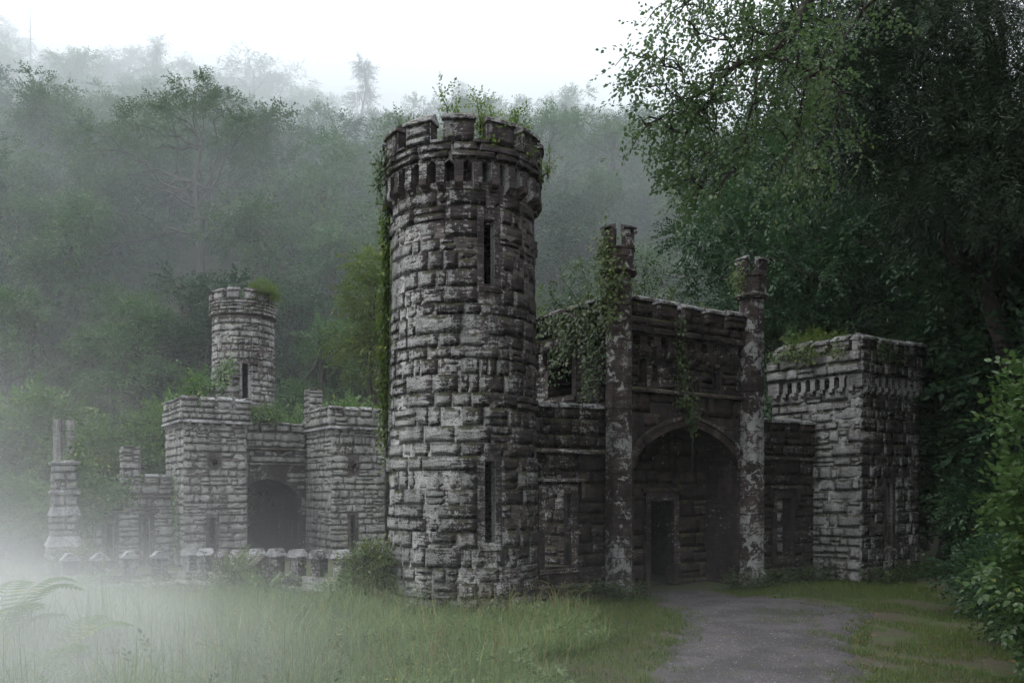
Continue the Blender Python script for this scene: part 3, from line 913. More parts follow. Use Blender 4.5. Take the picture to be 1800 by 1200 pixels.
    mb = MB(); ring = [G(0.3, 0.5), G(W_ - 0.3, 0.5), G(W_ - 0.3, 4.3), G(0.3, 4.3)]
    mb.prism([(p.x, p.y, 5.55) for p in ring], [(p.x, p.y, 5.7) for p in ring]); B.part('roof', mb, M['soil'])
    pillar(B, G(-0.06, -0.12), 0.285, -0.1, 6.72, 7.76, M['pillar'])
    pillar(B, G(W_ - 0.12, -0.12), 0.295, -0.1, 6.74, 7.74, M['pillar'])
    B.finish()
build_gatehouse()

# ---------------------------------------------------------------- wing walls
def wing(label, t0, t1, win, mat):
    B = Building('wing_wall', label, 'wall', G((t0 + t1) / 2, 0.15), mat, 'wing walls beside the gatehouse', 150)
    S = Plane(G(t0, 0.15), V); L = t1 - t0
    a, b, z0, z1 = win; a -= t0; b -= t0
    ops = [rect(a, b, z0, z1)]
    mb = MB(); wall(mb, S, 0, L, -0.2, 3.72, 0.25, ops, d0=-0.010); B.part('mortar', mb, M['mortar_dark'])
    B.lay(S, 0, L, 0.32, 3.0, 0.30, (0.32, 0.6), ops, 0.17, 'rough')
    B.lay(S.off(-0.05), 0, L, -0.15, 0.27, 0.42, (0.5, 0.9), (), 0, 'flat')
    B.string(S, 0.0, L, 0.27, 0.06, 0.09)
    B.surround(S, a, b, z0, z1, 0.15, False, 0.03, depth=0.2, blocks=4)
    B.string(S, a - 0.3, b + 0.3, z1 + 0.24, 0.07, 0.10, 1.2)
    for q in (a - 0.3, b + 0.22):
        mb = MB(); wall(mb, S, q, q + 0.08, z1 - 0.1, z1 + 0.237, 0.1, d0=-0.085); B.part('label_stop', mb, M['dressed'])
    B.string(S, 0.0, L, 3.0, 0.09, 0.12)
    S2 = S.off(-0.06)
    B.lay(S2, 0, L, 3.12, 3.70, 0.29, (0.35, 0.6), (), 0, 'rough')
    mb = MB(); wall(mb, S2, 0, L, 3.10, 3.715, 0.4, d0=0.033); B.part('parapet', mb, B.mat)
    battlement(B, S2, 0.02, L - 0.02, max(3, round(L / 0.62)), 3.72, 3.92, 0.24, gap=0.2, cap=0.11)
    B.finish()
    return S
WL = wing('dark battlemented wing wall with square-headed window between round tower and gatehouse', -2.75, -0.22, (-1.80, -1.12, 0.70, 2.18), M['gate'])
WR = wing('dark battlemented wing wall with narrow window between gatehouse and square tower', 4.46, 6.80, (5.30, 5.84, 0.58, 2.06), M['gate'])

# ---------------------------------------------------------------- square towers
def square_tower(name, label, org, fr, t0, v0, wt, wv, zb, zcor, zsill, ztop, mat, nf, nl, front_ops=(), arches=True, group=None, mortar='mortar', h=0.28, par=0.11, limit=300, chase=True):
    B = Building(name, label, 'tower', fr(t0 + wt / 2, v0 + wv / 2, zb), mat, group, limit)
    faces = [(Plane(fr(t0, v0), V), wt, True), (Plane(fr(t0, v0 + wv), U), wv, True), (Plane(fr(t0 + wt, v0), -U), wv, False), (Plane(fr(t0 + wt, v0 + wv), -V), wt, False)]
    for k, (S, L, vis) in enumerate(faces):
        ops = [o['op'] for o in front_ops if o['face'] == k]
        mb = MB(); wall(mb, S, 0.0 if k % 2 else 0.037, L if k % 2 else L - 0.037, zb, zcor, 0.17, ops, d0=-0.010); wall(mb, S, 0.02, L - 0.02, zcor, zsill, 0.2, (), d0=0.2); B.part('mortar', mb, M[mortar])
        B.lay(S, -0.015, L + 0.015, zb, zcor - 0.02, h, (0.32, 0.66), ops, 0.13, 'rough')
        for o in front_ops:
            if o['face'] != k: continue
            p = o['op']
            if o.get('slit'):
                B.surround(S, p[0][0], p[-1][0], p[0][1], p[0][2], 0.11, o.get('pointed', True), 0.02, depth=0.13)
            else:                                      # round hole with a ring of dressed stones
                m = (p[0][0] + p[-1][0]) / 2; zc = (p[len(p) // 2][1] + p[len(p) // 2][2]) / 2; r = (p[-1][0] - p[0][0]) / 2
                for q in range(8):
                    a0, a1 = 2 * math.pi * q / 8 + 0.03, 2 * math.pi * (q + 1) / 8 - 0.03
                    ring = [(m + rr * math.cos(a), zc + rr * math.sin(a)) for rr, a in ((r, a0), (r, a1), (r + 0.12, a1), (r + 0.12, a0))]
                    mb = MB(); mb.prism([S.p(s, z, -0.05) for s, z in ring], [S.p(s, z, 0.2) for s, z in ring]); B.part('ring_stone', mb, M['dressed'])
        S2 = S.off(-par)
        lo, hi = -par, L + par
        n = nf if k % 2 == 0 else nl
        if arches:
            na = round((hi - lo) / 0.29); st = (hi - lo) / na
            aops = [arch(lo + st * (q + 0.24), lo + st * (q + 0.76), zcor, zcor + 0.24, zcor + 0.30, 3) for q in range(1, na - 1)]
            for q in range(1, na):
                B.corbel(S, lo + st * (q - 0.22), lo + st * (q + 0.22), zcor - 0.16, zcor + 0.01, par + 0.03, mat=mat)
            zl = zcor + 0.33
        else:
            aops = []; zl = zcor + 0.12
            B.string(S2, lo - (0.05 if k % 2 == 0 else -0.062), hi + (0.05 if k % 2 == 0 else -0.062), zcor - 0.03, 0.11, 0.07, mat=M['coping'])
            for q in range(round(L / 0.42)):
                s = 0.1 + q * 0.42
                if s < L - 0.15: B.corbel(S, s, s + 0.14, zcor - 0.18, zcor - 0.035, par, mat=mat)
        mb = MB(); wall(mb, S2, lo + (0.033 if k % 2 == 0 else 0), hi - (0.033 if k % 2 == 0 else 0), zcor, zsill, 0.36, aops, d0=0.033); B.part('parapet', mb, mat)
        B.lay(S2, lo, hi, zl, zsill - 0.01, 0.24, (0.3, 0.6), (), 0, 'rough')
        e = 0.0 if k % 2 == 0 else 0.34
        battlement(B, S2, lo + e, hi - e, n, zsill, ztop - 0.16, 0.26, gap=0.17, cap=0.15)
    mb = MB(); c4 = [fr(t0 + 0.3, v0 + 0.3), fr(t0 + wt - 0.3, v0 + 0.3), fr(t0 + wt - 0.3, v0 + wv - 0.3), fr(t0 + 0.3, v0 + wv - 0.3)]
    mb.prism([(p.x, p.y, zsill - 0.35) for p in c4], [(p.x, p.y, zsill - 0.2) for p in c4]); B.part('roof', mb, M['soil'])
    B.finish()
    return B, faces

def hole(s, z, r):
    return [(s + r * math.cos(math.pi - math.pi * k / 8), z - r * math.sin(math.pi * k / 8), z + r * math.sin(math.pi * k / 8) + 1e-5) for k in range(9)]

SQ, SQF = square_tower('square_tower', 'square battlemented corner tower, pale on one face, with tall arrow slit', None, G, 6.74, -1.19, 2.55, 2.6, -0.3, 4.78, 5.68, 6.08, M['square'], 4, 4,
    [{'face': 0, 'op': rect(1.10, 1.34, 0.85, 2.45), 'slit': True}], mortar='mortar')
T1, T1F = square_tower('lodge_turret', 'pale square turret of the gate lodge with a ruined chimney and round tower behind', None, LG, 0, 0, 2.36, 3.0, -0.9, 4.86, 5.40, 5.86, M['lodge'], 4, 4,
    [{'face': 0, 'op': rect(0.94, 1.16, -0.3, 1.25), 'slit': True, 'pointed': False}, {'face': 0, 'op': hole(1.12, 3.35, 0.13)}], arches=False, group='turrets of the gate lodge', h=0.30)
T2, T2F = square_tower('lodge_turret', 'pale square turret of the gate lodge nearest the tall round tower', None, LG, 5.83, 0, 2.42, 3.0, -0.9, 4.86, 5.35, 5.80, M['lodge'], 4, 4,
    [{'face': 0, 'op': rect(0.86, 1.08, -0.3, 1.25), 'slit': True, 'pointed': False}, {'face': 0, 'op': hole(1.0, 3.30, 0.13)}], arches=False, group='turrets of the gate lodge', h=0.30)

# ---------------------------------------------------------------- lodge arch, wing, buttress, chimneys
def build_lodge():
    B = Building('lodge_arch', 'pale arched gateway with dark vaulted passage between the two lodge turrets', 'gateway', LG(4.1, 3.5, -0.6), M['lodge'], limit=150)
    S = Plane(LG(2.4, 2.85), V); L = 3.40
    ar = arch(0.35, 3.05, -0.9, 1.95, 2.80, 8)
    mb = MB(); wall(mb, S, 0, L, -0.9, 5.1, 6.6, [ar], d0=-0.010); B.part('mortar', mb, M['mortar_dark'])  # darker mortar puts the shade inside the passage into the colour
    B.lay(S, 0, L, -0.9, 3.35, 0.36, (0.4, 0.8), [ar], 0.16, 'flat')
    B.lay(S, 0, L, 3.48, 4.0, 0.26, (0.4, 0.7), (), 0, 'rough')
    B.string(S, 0, L, 3.37, 0.09, 0.1); B.string(S, 0, L, 4.02, 0.1, 0.12)
    B.lay(S, 0, L, 4.14, 4.78, 0.30, (0.3, 0.6), (), 0, 'rough')
    pts = [(s, hi) for s, lo, hi in ar]
    for (a, za), (b, zb) in zip(pts, pts[1:]):
        dx, dz = b - a, zb - za; l = math.hypot(dx, dz); n = (-dz / l, dx / l)
        ring = [(a, za), (b, zb), (b + n[0] * .16, zb + n[1] * .16), (a + n[0] * .16, za + n[1] * .16)]
        mb = MB(); mb.prism([S.p(s, z, -0.04) for s, z in ring], [S.p(s, z, 0.3) for s, z in ring]); B.part('voussoir', mb, M['dressed'])
    battlement(B, S.off(-0.04), 0.02, L - 0.02, 5, 4.80, 5.12, 0.26, gap=0.14, cap=0.10)
    B.finish()
    # wing wall
    B = Building('lodge_wing', 'pale low battlemented wall with two tall slits beside the lodge turret', 'wall', LG(-2, 1.5, -0.6), M['lodge'], limit=170)
    S = Plane(LG(-3.55, 1.5), V); L = 3.55
    ops = [rect(L - 2.42, L - 2.16, -0.3, 1.25), rect(L - 1.14, L - 0.88, -0.3, 1.25)]
    mb = MB(); wall(mb, S, 0, L, -0.9, 2.5, 0.25, ops, d0=-0.010); B.part('mortar', mb, M['mortar'])
    B.lay(S, 0, L, -0.9, 1.98, 0.30, (0.35, 0.7), ops, 0.14, 'rough')
    for o in ops:
        B.surround(S, o[0][0], o[1][0], o[0][1], o[0][2], 0.13, False, 0.03)
        B.string(S, o[0][0] - 0.3, o[1][0] + 0.3, 1.52, 0.07, 0.1, 1.2)
    B.string(S, 0, L, 2.0, 0.1, 0.11)
    B.lay(S, 0, L, 2.12, 2.48, 0.36, (0.4, 0.7), (), 0, 'rough')
    for a, b in ((0.4, 0.9), (2.5, 2.95), (3.1, 3.5)):
        B.merlon(S, a, b, 2.503, 2.78, 0.26, 0.12)
    B.finish()
    # broken chimneys
    def chimney(c, w, z0, z1, label):
        B = Building('chimney', label, 'chimney', Vector((c.x, c.y, z0)), M['lodge'], 'ruined chimneys of the lodge', 40)
        for k, inn in enumerate((V, U, -V, -U)):
            o = Vector((c.x, c.y, 0)) - inn * w / 2
            S = Plane(o - Vector((inn.y, -inn.x, 0)) * w / 2, inn)
            mb = MB(); wall(mb, S, 0.0 if k % 2 else 0.03, w if k % 2 else w - 0.03, z0, z1 - B.rg.uniform(0, 0.06), 0.2, d0=0.03); B.part('mortar', mb, M['mortar'])
            B.lay(S, 0, w, z0, z1 - B.rg.uniform(0, 0.12), 0.26, (0.3, 0.5), (), 0, 'flat', mat=M['lodge'])
        B.finish()
    chimney(LG(1.6, 2.3), 0.62, 5.1, 6.55, 'broken chimney stub on the turret in front of the small round tower')
    chimney(LG(6.02, 2.5), 0.62, 5.1, 6.72, 'moss-capped chimney stub on the turret beside the tall round tower')
    chimney(LG(-1.55, 1.8), 0.62, 2.5, 3.95, 'tall broken chimney on the low lodge wall')
    # stepped corner buttress with two slim shafts
    B = Building('corner_buttress', 'pale stepped corner pier with sloped ledges and two slim broken shafts', 'buttress', LG(-3.83, 1.4, -0.6), M['lodge'], limit=120)
    def stage(hw, z0, z1, name='stage'):
        c = LG(-3.83, 1.5)
        for k, inn in enumerate((V, U, -V, -U)):
            S = Plane(c - inn * hw - Vector((inn.y, -inn.x, 0)) * hw, inn)
            mb = MB(); wall(mb, S, 0.0 if k % 2 else 0.03, 2 * hw if k % 2 else 2 * hw - 0.03, z0, z1, 0.25, d0=0.03); B.part('mortar', mb, M['mortar'])
            B.lay(S, 0, 2 * hw, z0, z1, 0.3, (0.35, 0.6), (), 0, 'flat')
        return c
    def slope(h0, h1, z0, z1):
        c = LG(-3.83, 1.5)
        ring = lambda h, z: [(c + U * (sx * h) + V * (sy * h)).to_tuple()[:2] + (z,) for sx, sy in ((-1, -1), (1, -1), (1, 1), (-1, 1))]
        mb = MB(); mb.prism(ring(h0, z0), ring(h1, z1)); B.part('ledge', mb, M['coping'])
    stage(0.56, -0.9, 0.25); slope(0.60, 0.45, 0.25, 0.62)
    stage(0.44, 0.6, 1.35); slope(0.50, 0.40, 1.35, 1.70)
    stage(0.39, 1.68, 2.12); slope(0.47, 0.50, 2.12, 2.2); slope(0.50, 0.38, 2.203, 2.3)
    stage(0.38, 2.29, 3.2); slope(0.45, 0.48, 3.2, 3.27); slope(0.48, 0.36, 3.273, 3.36)
    for dx, zt in ((-0.19, 4.72), (0.22, 4.62)):
        c = LG(-3.83 + dx, 1.5)
        mb = MB(); mb.prism(octagon(c, 0.14, 3.3, UR), octagon(c, 0.14, zt - 0.1, UR)); sh = B.part('shaft', mb, M['lodge'])
        z = 3.36
        while z < zt - 0.1:
            mb = MB(); mb.prism(octagon(c, 0.17, z, UR, 0.006, B.rg), octagon(c, 0.17, z + 0.36, UR, 0.006, B.rg)); B.part('block', mb, M['lodge'], sh).location = (0, 0, 0); z += 0.37
    B.finish()
build_lodge()

# ---------------------------------------------------------------- bridge parapets
def parapet_wall(label, A, Bp, zA, zB, zbase, spacing, mw, group, limit=220, cap=0.17):
    d = Bp - A; L = d.length; x = d / L
    inn = Vector((-x.y, x.x, 0))
    B = Building('bridge_parapet', label, 'parapet wall', Vector((A.x, A.y, zbase)), M['parapet'], group, limit)
    S = Plane(A, inn)
    n = max(1, round(L / spacing)); st = L / n
    for k in range(n):
        zt = zA + (zB - zA) * (k + 0.5) / n
        base = zt - 0.55
        mb = MB(); wall(mb, S, k * st, (k + 1) * st, zbase, base, 0.42, d0=-0.010, ends=k in (0, n - 1)); B.part('mortar', mb, M['mortar'])
        B.lay(S, k * st, (k + 1) * st, zbase, base - 0.30, 0.26, (0.3, 0.6), (), 0, 'rough')
        B.string(S, k * st, (k + 1) * st, base - 0.29, 0.08, 0.10, 2.0, mat=M['coping'])
        B.lay(S, k * st, (k + 1) * st, base - 0.20, base - 0.005, 0.2, (0.3, 0.5), (), 0, 'flat')
        a = k * st + (st - mw) / 2 + B.rg.uniform(-0.03, 0.03); b = a + mw
        j = B.rg.uniform(-0.03, 0.03)
        mb = MB(); wall(mb, S, a, b, base + 0.003, zt - cap + j, 0.20, d0=0.03); B.part('merlon', mb, B.mat)
        # saddleback cap with its ridge across the wall
        m = (a + b) / 2; o = 0.04; z = zt - cap + j + 0.003
        ring = lambda dd: [S.p(a - o, z, dd), S.p(b + o, z, dd), S.p(b + o, z + 0.03, dd), S.p(m + 0.06, z + cap, dd), S.p(m - 0.06, z + cap, dd), S.p(a - o, z + 0.03, dd)]
        mb = MB(); mb.prism(ring(-0.03), ring(0.26)); B.part('cap', mb, M['coping'])
    B.finish()
    return S

def g2(px, D):
    v = at(px, HY, D); return Vector((v.x, v.y, 0))
PA, PBp = g2(312, 21.2), g2(655, 16.2)
parapet_wall('long bridge parapet of gabled battlements running from round tower towards the lodge', PA, PBp, 0.80, 1.10, -1.7, 0.72, 0.31, 'parapets of the bridge')
parapet_wall('short bridge parapet facing the long grass below the lodge wing', g2(95, 19.6), g2(308, 21.25), 0.78, 0.76, -1.8, 0.60, 0.34, 'parapets of the bridge', 160)

def gabled_pier():
    c = g2(452, 17.4)
    B = Building('gabled_pier', 'squat stone pier with gabled cap half hidden by brambles at the bridge', 'pier', Vector((c.x, c.y, -1.6)), M['parapet'], limit=60)
    w = 0.72
    for k, inn in enumerate((V, U, -V, -U)):
        S = Plane(c - inn * w / 2 - Vector((inn.y, -inn.x, 0)) * w / 2, inn)
        mb = MB(); wall(mb, S, 0.0 if k % 2 else 0.03, w if k % 2 else w - 0.03, -1.7, 0.46, 0.3, d0=0.03); B.part('mortar', mb, M['mortar'])
        B.lay(S, 0, w, -1.7, 0.44, 0.27, (0.3, 0.5), (), 0, 'rough')
    S = Plane(c - V * (w / 2) - U * (w / 2), V)
    ring = lambda dd: [S.p(-0.1, 0.46, dd), S.p(w + 0.1, 0.46, dd), S.p(w + 0.1, 0.51, dd), S.p(w / 2, 0.92, dd), S.p(-0.1, 0.51, dd)]
    mb = MB(); mb.prism(ring(-0.1), ring(w + 0.1)); B.part('cap', mb, M['parapet'])
    B.finish()
gabled_pier()

build_air()

# ================================================================ PLANTS
def spray_set(count, n, L, leaf, seed, aspect=0.5, droop=0.25, spread=0.95, hang=0.0, six=False):
    """branchlets with leaves on both sides: arrays (n leaves, corners, 3)"""
    rg = np.random.RandomState(seed); out = []
    for _ in range(count):
        q = []
        for i in range(n):
            t = (i + 0.6) / n
            b = np.array([t * L, 0, -droop * L * t * t]) + rg.normal(0, 0.025 * L, 3)
            s = 1 if i % 2 else -1
            a = spread * rg.uniform(0.5, 1.2) if i < n - 1 else 0.0
            d = np.array([math.cos(a), s * math.sin(a), rg.uniform(-0.45, 0.25) - hang]); d /= np.linalg.norm(d)
            nz = np.array([rg.uniform(-0.5, 0.5), rg.uniform(-0.5, 0.5), 1.0])
            sd = np.cross(nz, d); sd /= np.linalg.norm(sd); up = np.cross(d, sd)
            l = leaf * rg.uniform(0.7, 1.2); w = l * aspect * rg.uniform(0.85, 1.15)
            m = b + d * l * 0.45
            if six:
                q.append([b, b + d * l * 0.28 + sd * w * 0.46 + up * w * 0.10, b + d * l * 0.68 + sd * w * 0.40 + up * w * 0.06, b + d * l - up * l * 0.10,
                          b + d * l * 0.68 - sd * w * 0.40 + up * w * 0.06, b + d * l * 0.28 - sd * w * 0.46 + up * w * 0.10])
            else:
                q.append([b, m + sd * w * 0.5 + up * w * 0.12, b + d * l - up * l * 0.08, m - sd * w * 0.5 + up * w * 0.12])
        out.append(np.array(q, np.float32))
    return out

def stamp(sprays, P, X, sc, rg, upbias=1.0):
    """place branchlets at P along X; returns verts, tris"""
    P = np.asarray(P, np.float32); X = np.asarray(X, np.float32)
    X = X / (np.linalg.norm(X, axis=1, keepdims=True) + 1e-9)
    up = np.array([0, 0, upbias]) + rg.normal(0, 0.35, X.shape)
    Y = np.cross(up, X); Y /= (np.linalg.norm(Y, axis=1, keepdims=True) + 1e-9)
    Z = np.cross(X, Y)
    Rm = np.stack([X, Y, Z], 2) * np.asarray(sc, np.float32)[:, None, None]
    ks = rg.randint(0, len(sprays), len(P))
    Vs, corners = [], sprays[0].shape[1]
    for k in range(len(sprays)):
        idx = np.where(ks == k)[0]
        if not len(idx): continue
        v = np.einsum('nij,lcj->nlci', Rm[idx], sprays[k]) + P[idx][:, None, None, :]
        Vs.append(v.reshape(-1, corners, 3))
    Vv = np.concatenate(Vs)
    n = len(Vv)
    base = np.arange(n)[:, None] * corners
    tri = [(0, 3, 2), (0, 2, 1)] if corners == 4 else [(0, 2, 1), (0, 3, 2), (0, 4, 3), (0, 5, 4)]
    Ff = np.concatenate([base + np.array(t)[None] for t in tri])
    return Vv.reshape(-1, 3), Ff

def lobe_points(c, r, n, rg, flat=1.0, clump=14, outward=0.8, droop=0.25, jitter=0.34):
    """spots for branchlets: clustered in clumps over an uneven shell"""
    c = np.array(c); r = np.array(r)
    u = rg.normal(0, 1, (clump, 3)); u /= np.linalg.norm(u, axis=1, keepdims=True)
    u[:, 2] = np.where(u[:, 2] < -0.35, -u[:, 2] * 0.6, u[:, 2])
    sub = c + u * r * rg.uniform(0.55, 1.0, (clump, 1))
    k = rg.randint(0, clump, n)
    e = rg.normal(0, 1, (n, 3)); e /= np.linalg.norm(e, axis=1, keepdims=True)
    P = sub[k] + e * r * jitter * rg.uniform(0.2, 1.0, (n, 1))
    X = (P - c) / r * outward + e * 0.55 + np.array([0, 0, -droop])
    return P, X

def limb_pts(a, b, rg, sag=0.0, n=5, wob=0.08):
    a, b = Vector(a), Vector(b); L = (b - a).length
    out = []
    for k in range(n + 1):
        t = k / n
        p = a.lerp(b, t)
        p.z += sag * L * math.sin(t * math.pi)
        if 0 < k < n: p += Vector(rg.normal(0, wob * L / n, 3))
        out.append(p)
    return out

def build_tree(name, label, cat, base, lobes, sprays, mat, trunk_r, seed, per=200, scale=(0.8, 1.25), top=None, group=None, bark='bark', clump=14, droop=0.25, lean=None, twigs=4, kind_foliage='crown', trunk_top=None, trunk_name='trunk', jitter=0.34):
    """lobes: (centre, (rx, ry, rz)[, amount])"""
    rg = np.random.RandomState(seed)
    base = Vector(base)
    root = empty(name, base, label, cat, group)
    B = np.array(base)
    ctr = np.mean([np.array(l[0]) for l in lobes], 0)
    tt = Vector(trunk_top) if trunk_top is not None else Vector((ctr[0], ctr[1], ctr[2]))
    tr = limb_pts(base - Vector((0, 0, 0.3)), tt, rg, 0, 6, 0.12)
    mb = MB()
    loc = lambda pts: [Vector(p) - base for p in pts]
    mb.tube(loc(tr), [trunk_r * (1.25 if k == 0 else 1 - 0.62 * k / 6) for k in range(7)], 9)
    Ps, Xs = [], []
    for l in lobes:
        c, r = l[0], l[1]; amt = l[2] if len(l) > 2 else 1.0
        k = rg.randint(3, 7)
        lp = limb_pts(tr[k], c, rg, 0.06, 5, 0.18)
        r0 = trunk_r * 0.38
        mb.tube(loc(lp), [r0 * (1 - 0.75 * i / 5) for i in range(6)], 6)
        P, X = lobe_points(c, r, int(per * amt), rg, clump=clump, droop=droop, jitter=jitter)
        for q in rg.choice(len(P), min(twigs, len(P)), replace=False):
            mb.tube(loc(limb_pts(lp[rg.randint(2, 6)], P[q], rg, 0.05, 3, 0.15)), [r0 * 0.28, r0 * 0.2, r0 * 0.13, r0 * 0.06], 4)
        Ps.append(P); Xs.append(X)
    link(trunk_name, mb.mesh(trunk_name, M[bark], True), root)
    P, X = np.concatenate(Ps), np.concatenate(Xs)
    Vv, Ff = stamp(sprays, P, X, rg.uniform(scale[0], scale[1], len(P)), rg)
    link(kind_foliage, fast_mesh(kind_foliage, Vv - B, Ff, mat), root)
    return root

def tree_copy(src, loc, rz, sc, label=None, group=None):
    r = src.copy(); COL.objects.link(r); r.location = loc; r.rotation_euler = (0, 0, rz); r.scale = (sc[0], sc[0], sc[1])
    if label: r['label'] = label
    if group: r['group'] = group
    for ch in list(src.children):
        c = ch.copy(); COL.objects.link(c); c.parent = r
    return r

SP = {
    'far': spray_set(6, 8, 1.0, 0.22, 11, 0.62, 0.3),
    'bush': spray_set(6, 8, 0.75, 0.24, 12, 0.42, 0.35),
    'over': spray_set(6, 8, 0.50, 0.082, 13, 0.72, 0.35, hang=0.35),
    'dark': spray_set(6, 9, 0.62, 0.15, 14, 0.55, 0.25),
    'holly': spray_set(6, 9, 0.58, 0.135, 15, 0.5, 0.2),
    'yew': spray_set(6, 20, 0.85, 0.13, 16, 0.16, 0.55, 1.0),
    'hazel': spray_set(6, 9, 0.40, 0.085, 17, 0.75, 0.35, six=True),
    'sap': spray_set(6, 9, 0.36, 0.085, 18, 0.5, 0.1),
    'conif': spray_set(5, 12, 1.2, 0.34, 19, 0.22, 0.3),
}

# ---- hillside wood
def hill_protos():
    out = []
    for i in range(5):
        rg = np.random.RandomState(100 + i)
        H = 12.5 + i * 0.4
        lobes = []
        for k in range(13):
            a = rg.uniform(0, 2 * math.pi); rr = rg.uniform(0.8, 3.4); z = rg.uniform(1.8, H - 2.2)
            sq = 1.0 if z < H * 0.6 else (H - z) / (H * 0.4) * 0.8 + 0.25
            lobes.append(((rr * math.cos(a) * sq, rr * math.sin(a) * sq, z), (rg.uniform(1.7, 2.5), rg.uniform(1.7, 2.5), rg.uniform(1.2, 1.7))))
        lobes.append(((0, 0, H - 1.8), (1.9, 1.9, 1.5)))
        o = build_tree('broadleaf_tree', 'broadleaf tree in the dense misty wood covering the hillside', 'tree', (0, 0, 0), lobes, SP['far'],
                       M['leaf_far'] if i % 2 == 0 else M['leaf_far_dark'], 0.28, 200 + i, per=165, jitter=0.21, group='trees covering the misty hillside', bark='bark_far', clump=7, twigs=2, trunk_top=(0, 0, H * 0.75))
        out.append(o)
    return out

def hillside():
    protos = hill_protos()
    used = set()
    rg = np.random.RandomState(42)
    pts = []
    tries = 0
    special = [(at(345, 400, 66).x, 66.0, 7.0)]
    while tries < 14000 and len(pts) < 285:
        tries += 1
        y = 51 + 100 * rg.uniform(0, 1) ** 1.25
        x = (rg.uniform(-110, 1480) - CX) / F * y
        sp = 4.4 + (y - 50) * 0.026
        if any((x - p[0]) ** 2 + (y - p[1]) ** 2 < sp * sp for p in pts): continue
        if any((x - s[0]) ** 2 + (y - s[1]) ** 2 < s[2] ** 2 for s in special): continue
        # keep the outlook on the spreading tree clear
        pxx = CX + F * x / y
        if 250 < pxx < 450 and 57 < y < 66: continue
        pts.append((x, y))
    for i, (x, y) in enumerate(pts):
        z = float(terrain(x, y)) - 0.2
        k = i % 5
        s = rg.uniform(0.85, 1.25); sz = min(s, 1.08) * rg.uniform(0.82, 1.05)
        if y < 60: s *= 0.9; sz *= 0.85
        if k not in used:
            used.add(k); o = protos[k]; o.location = (x, y, z); o.rotation_euler = (0, 0, rg.uniform(0, 6.28)); o.scale = (s, s, sz)
        else:
            tree_copy(protos[k], (x, y, z), rg.uniform(0, 6.28), (s, sz))
    # trees that stand out
    def on(px, D): 
        x = (px - CX) / F * D; return Vector((x, D, float(terrain(x, D))))
    b = on(352, 66)
    lob = []
    rg2 = np.random.RandomState(8)
    for px, py, rx, rz in ((345, 165, 2.3, 1.3), (290, 195, 2.2, 1.3), (395, 195, 1.9, 1.2), (240, 220, 2.1, 1.3), (200, 265, 2.0, 1.4), (425, 235, 1.3, 1.0), (330, 215, 2.2, 1.2), (265, 260, 2.2, 1.4), (170, 310, 1.8, 1.4), (400, 255, 1.0, 0.7), (230, 320, 1.9, 1.4), (130, 380, 1.9, 1.5), (200, 390, 1.9, 1.5), (275, 330, 1.6, 1.1), (450, 300, 1.6, 1.2), (280, 400, 1.9, 1.4), (420, 370, 1.9, 1.4), (110, 460, 2.0, 1.5)):
        c = at(px, py, 66 + rg2.uniform(-2, 2)); lob.append((tuple(c), (rx, rx, rz)))
    build_tree('oak_tree', 'spreading tree with forked trunk and open crown standing out on the misty hillside', 'tree', b, lob, SP['far'], M['leaf_far'], 0.38, 77, jitter=0.26, per=230, bark='bark_far', clump=9, scale=(0.6, 0.95), trunk_top=at(352, 262, 66))
    def conifer(px, D, topy, wide, label, seed, mat='leaf_conifer_far'):
        b = on(px, D); rg = np.random.RandomState(seed)
        top = at(px, topy, D).z; H = top - b.z
        lob = []
        n = 9
        for k in range(n):
            t = k / (n - 1); z = top - 0.6 - t * min(H * 0.7, 13)
            w = wide * (0.18 + 0.82 * t) * rg.uniform(0.75, 1.2)
            a = rg.uniform(0, 6.28)
            lob.append(((b.x + math.cos(a) * w * 0.3, b.y + math.sin(a) * w * 0.3, z), (w, w, 0.65)))
        build_tree('conifer_tree', label, 'tree', b, lob, SP['conif'], M[mat], 0.25, seed, per=75, bark='bark_far', clump=8, trunk_top=(b.x, b.y, top - 0.3), droop=0.35)
    conifer(277, 118, 78, 2.6, 'flat-topped pine breaking the skyline beside a rounded crown', 301)
    conifer(640, 112, 108, 3.0, 'tall dark conifer on the skyline near the round tower', 302)
    conifer(812, 118, 152, 2.2, 'dark conifer on the skyline directly behind the round tower top', 303)
    # rounded crown on the skyline
    b = on(440, 120)
    lob = [(tuple(at(440 + dx, 125 + dy, 120)), (3.0, 3.0, 1.7)) for dx, dy in ((-40, 5), (0, -14), (45, 0), (80, 18), (-70, 25), (20, 25))]
    build_tree('oak_tree', 'broad airy crown rising above the skyline of the wood', 'tree', b, lob, SP['far'], M['leaf_far_dark'], 0.3, 305, per=150, bark='bark_far', clump=10, scale=(0.7, 1.1))
    # bare stem at the top of the hill
    b = on(52, 128); tp = at(53, 14, 128)
    r = empty('dead_tree', b, 'thin bare dead trunk standing above the hilltop', 'tree')
    mb = MB(); mb.tube([Vector((0, 0, -0.3)), (tp - b) * 0.5 + Vector((0.1, 0, 0)), tp - b], [0.2, 0.13, 0.04], 6)
    link('trunk', mb.mesh('trunk', M['bark_far']), r)
    mb = MB()
    for k in range(7):
        z0 = (tp.z - b.z) * (0.5 + 0.07 * k); a = k * 2.4
        mb.tube([Vector((0.05, 0, z0)), Vector((math.cos(a) * 0.9, math.sin(a) * 0.9, z0 + 0.5))], [0.06, 0.02], 4)
    link('branch', mb.mesh('branch', M['bark_far']), r)
hillside()

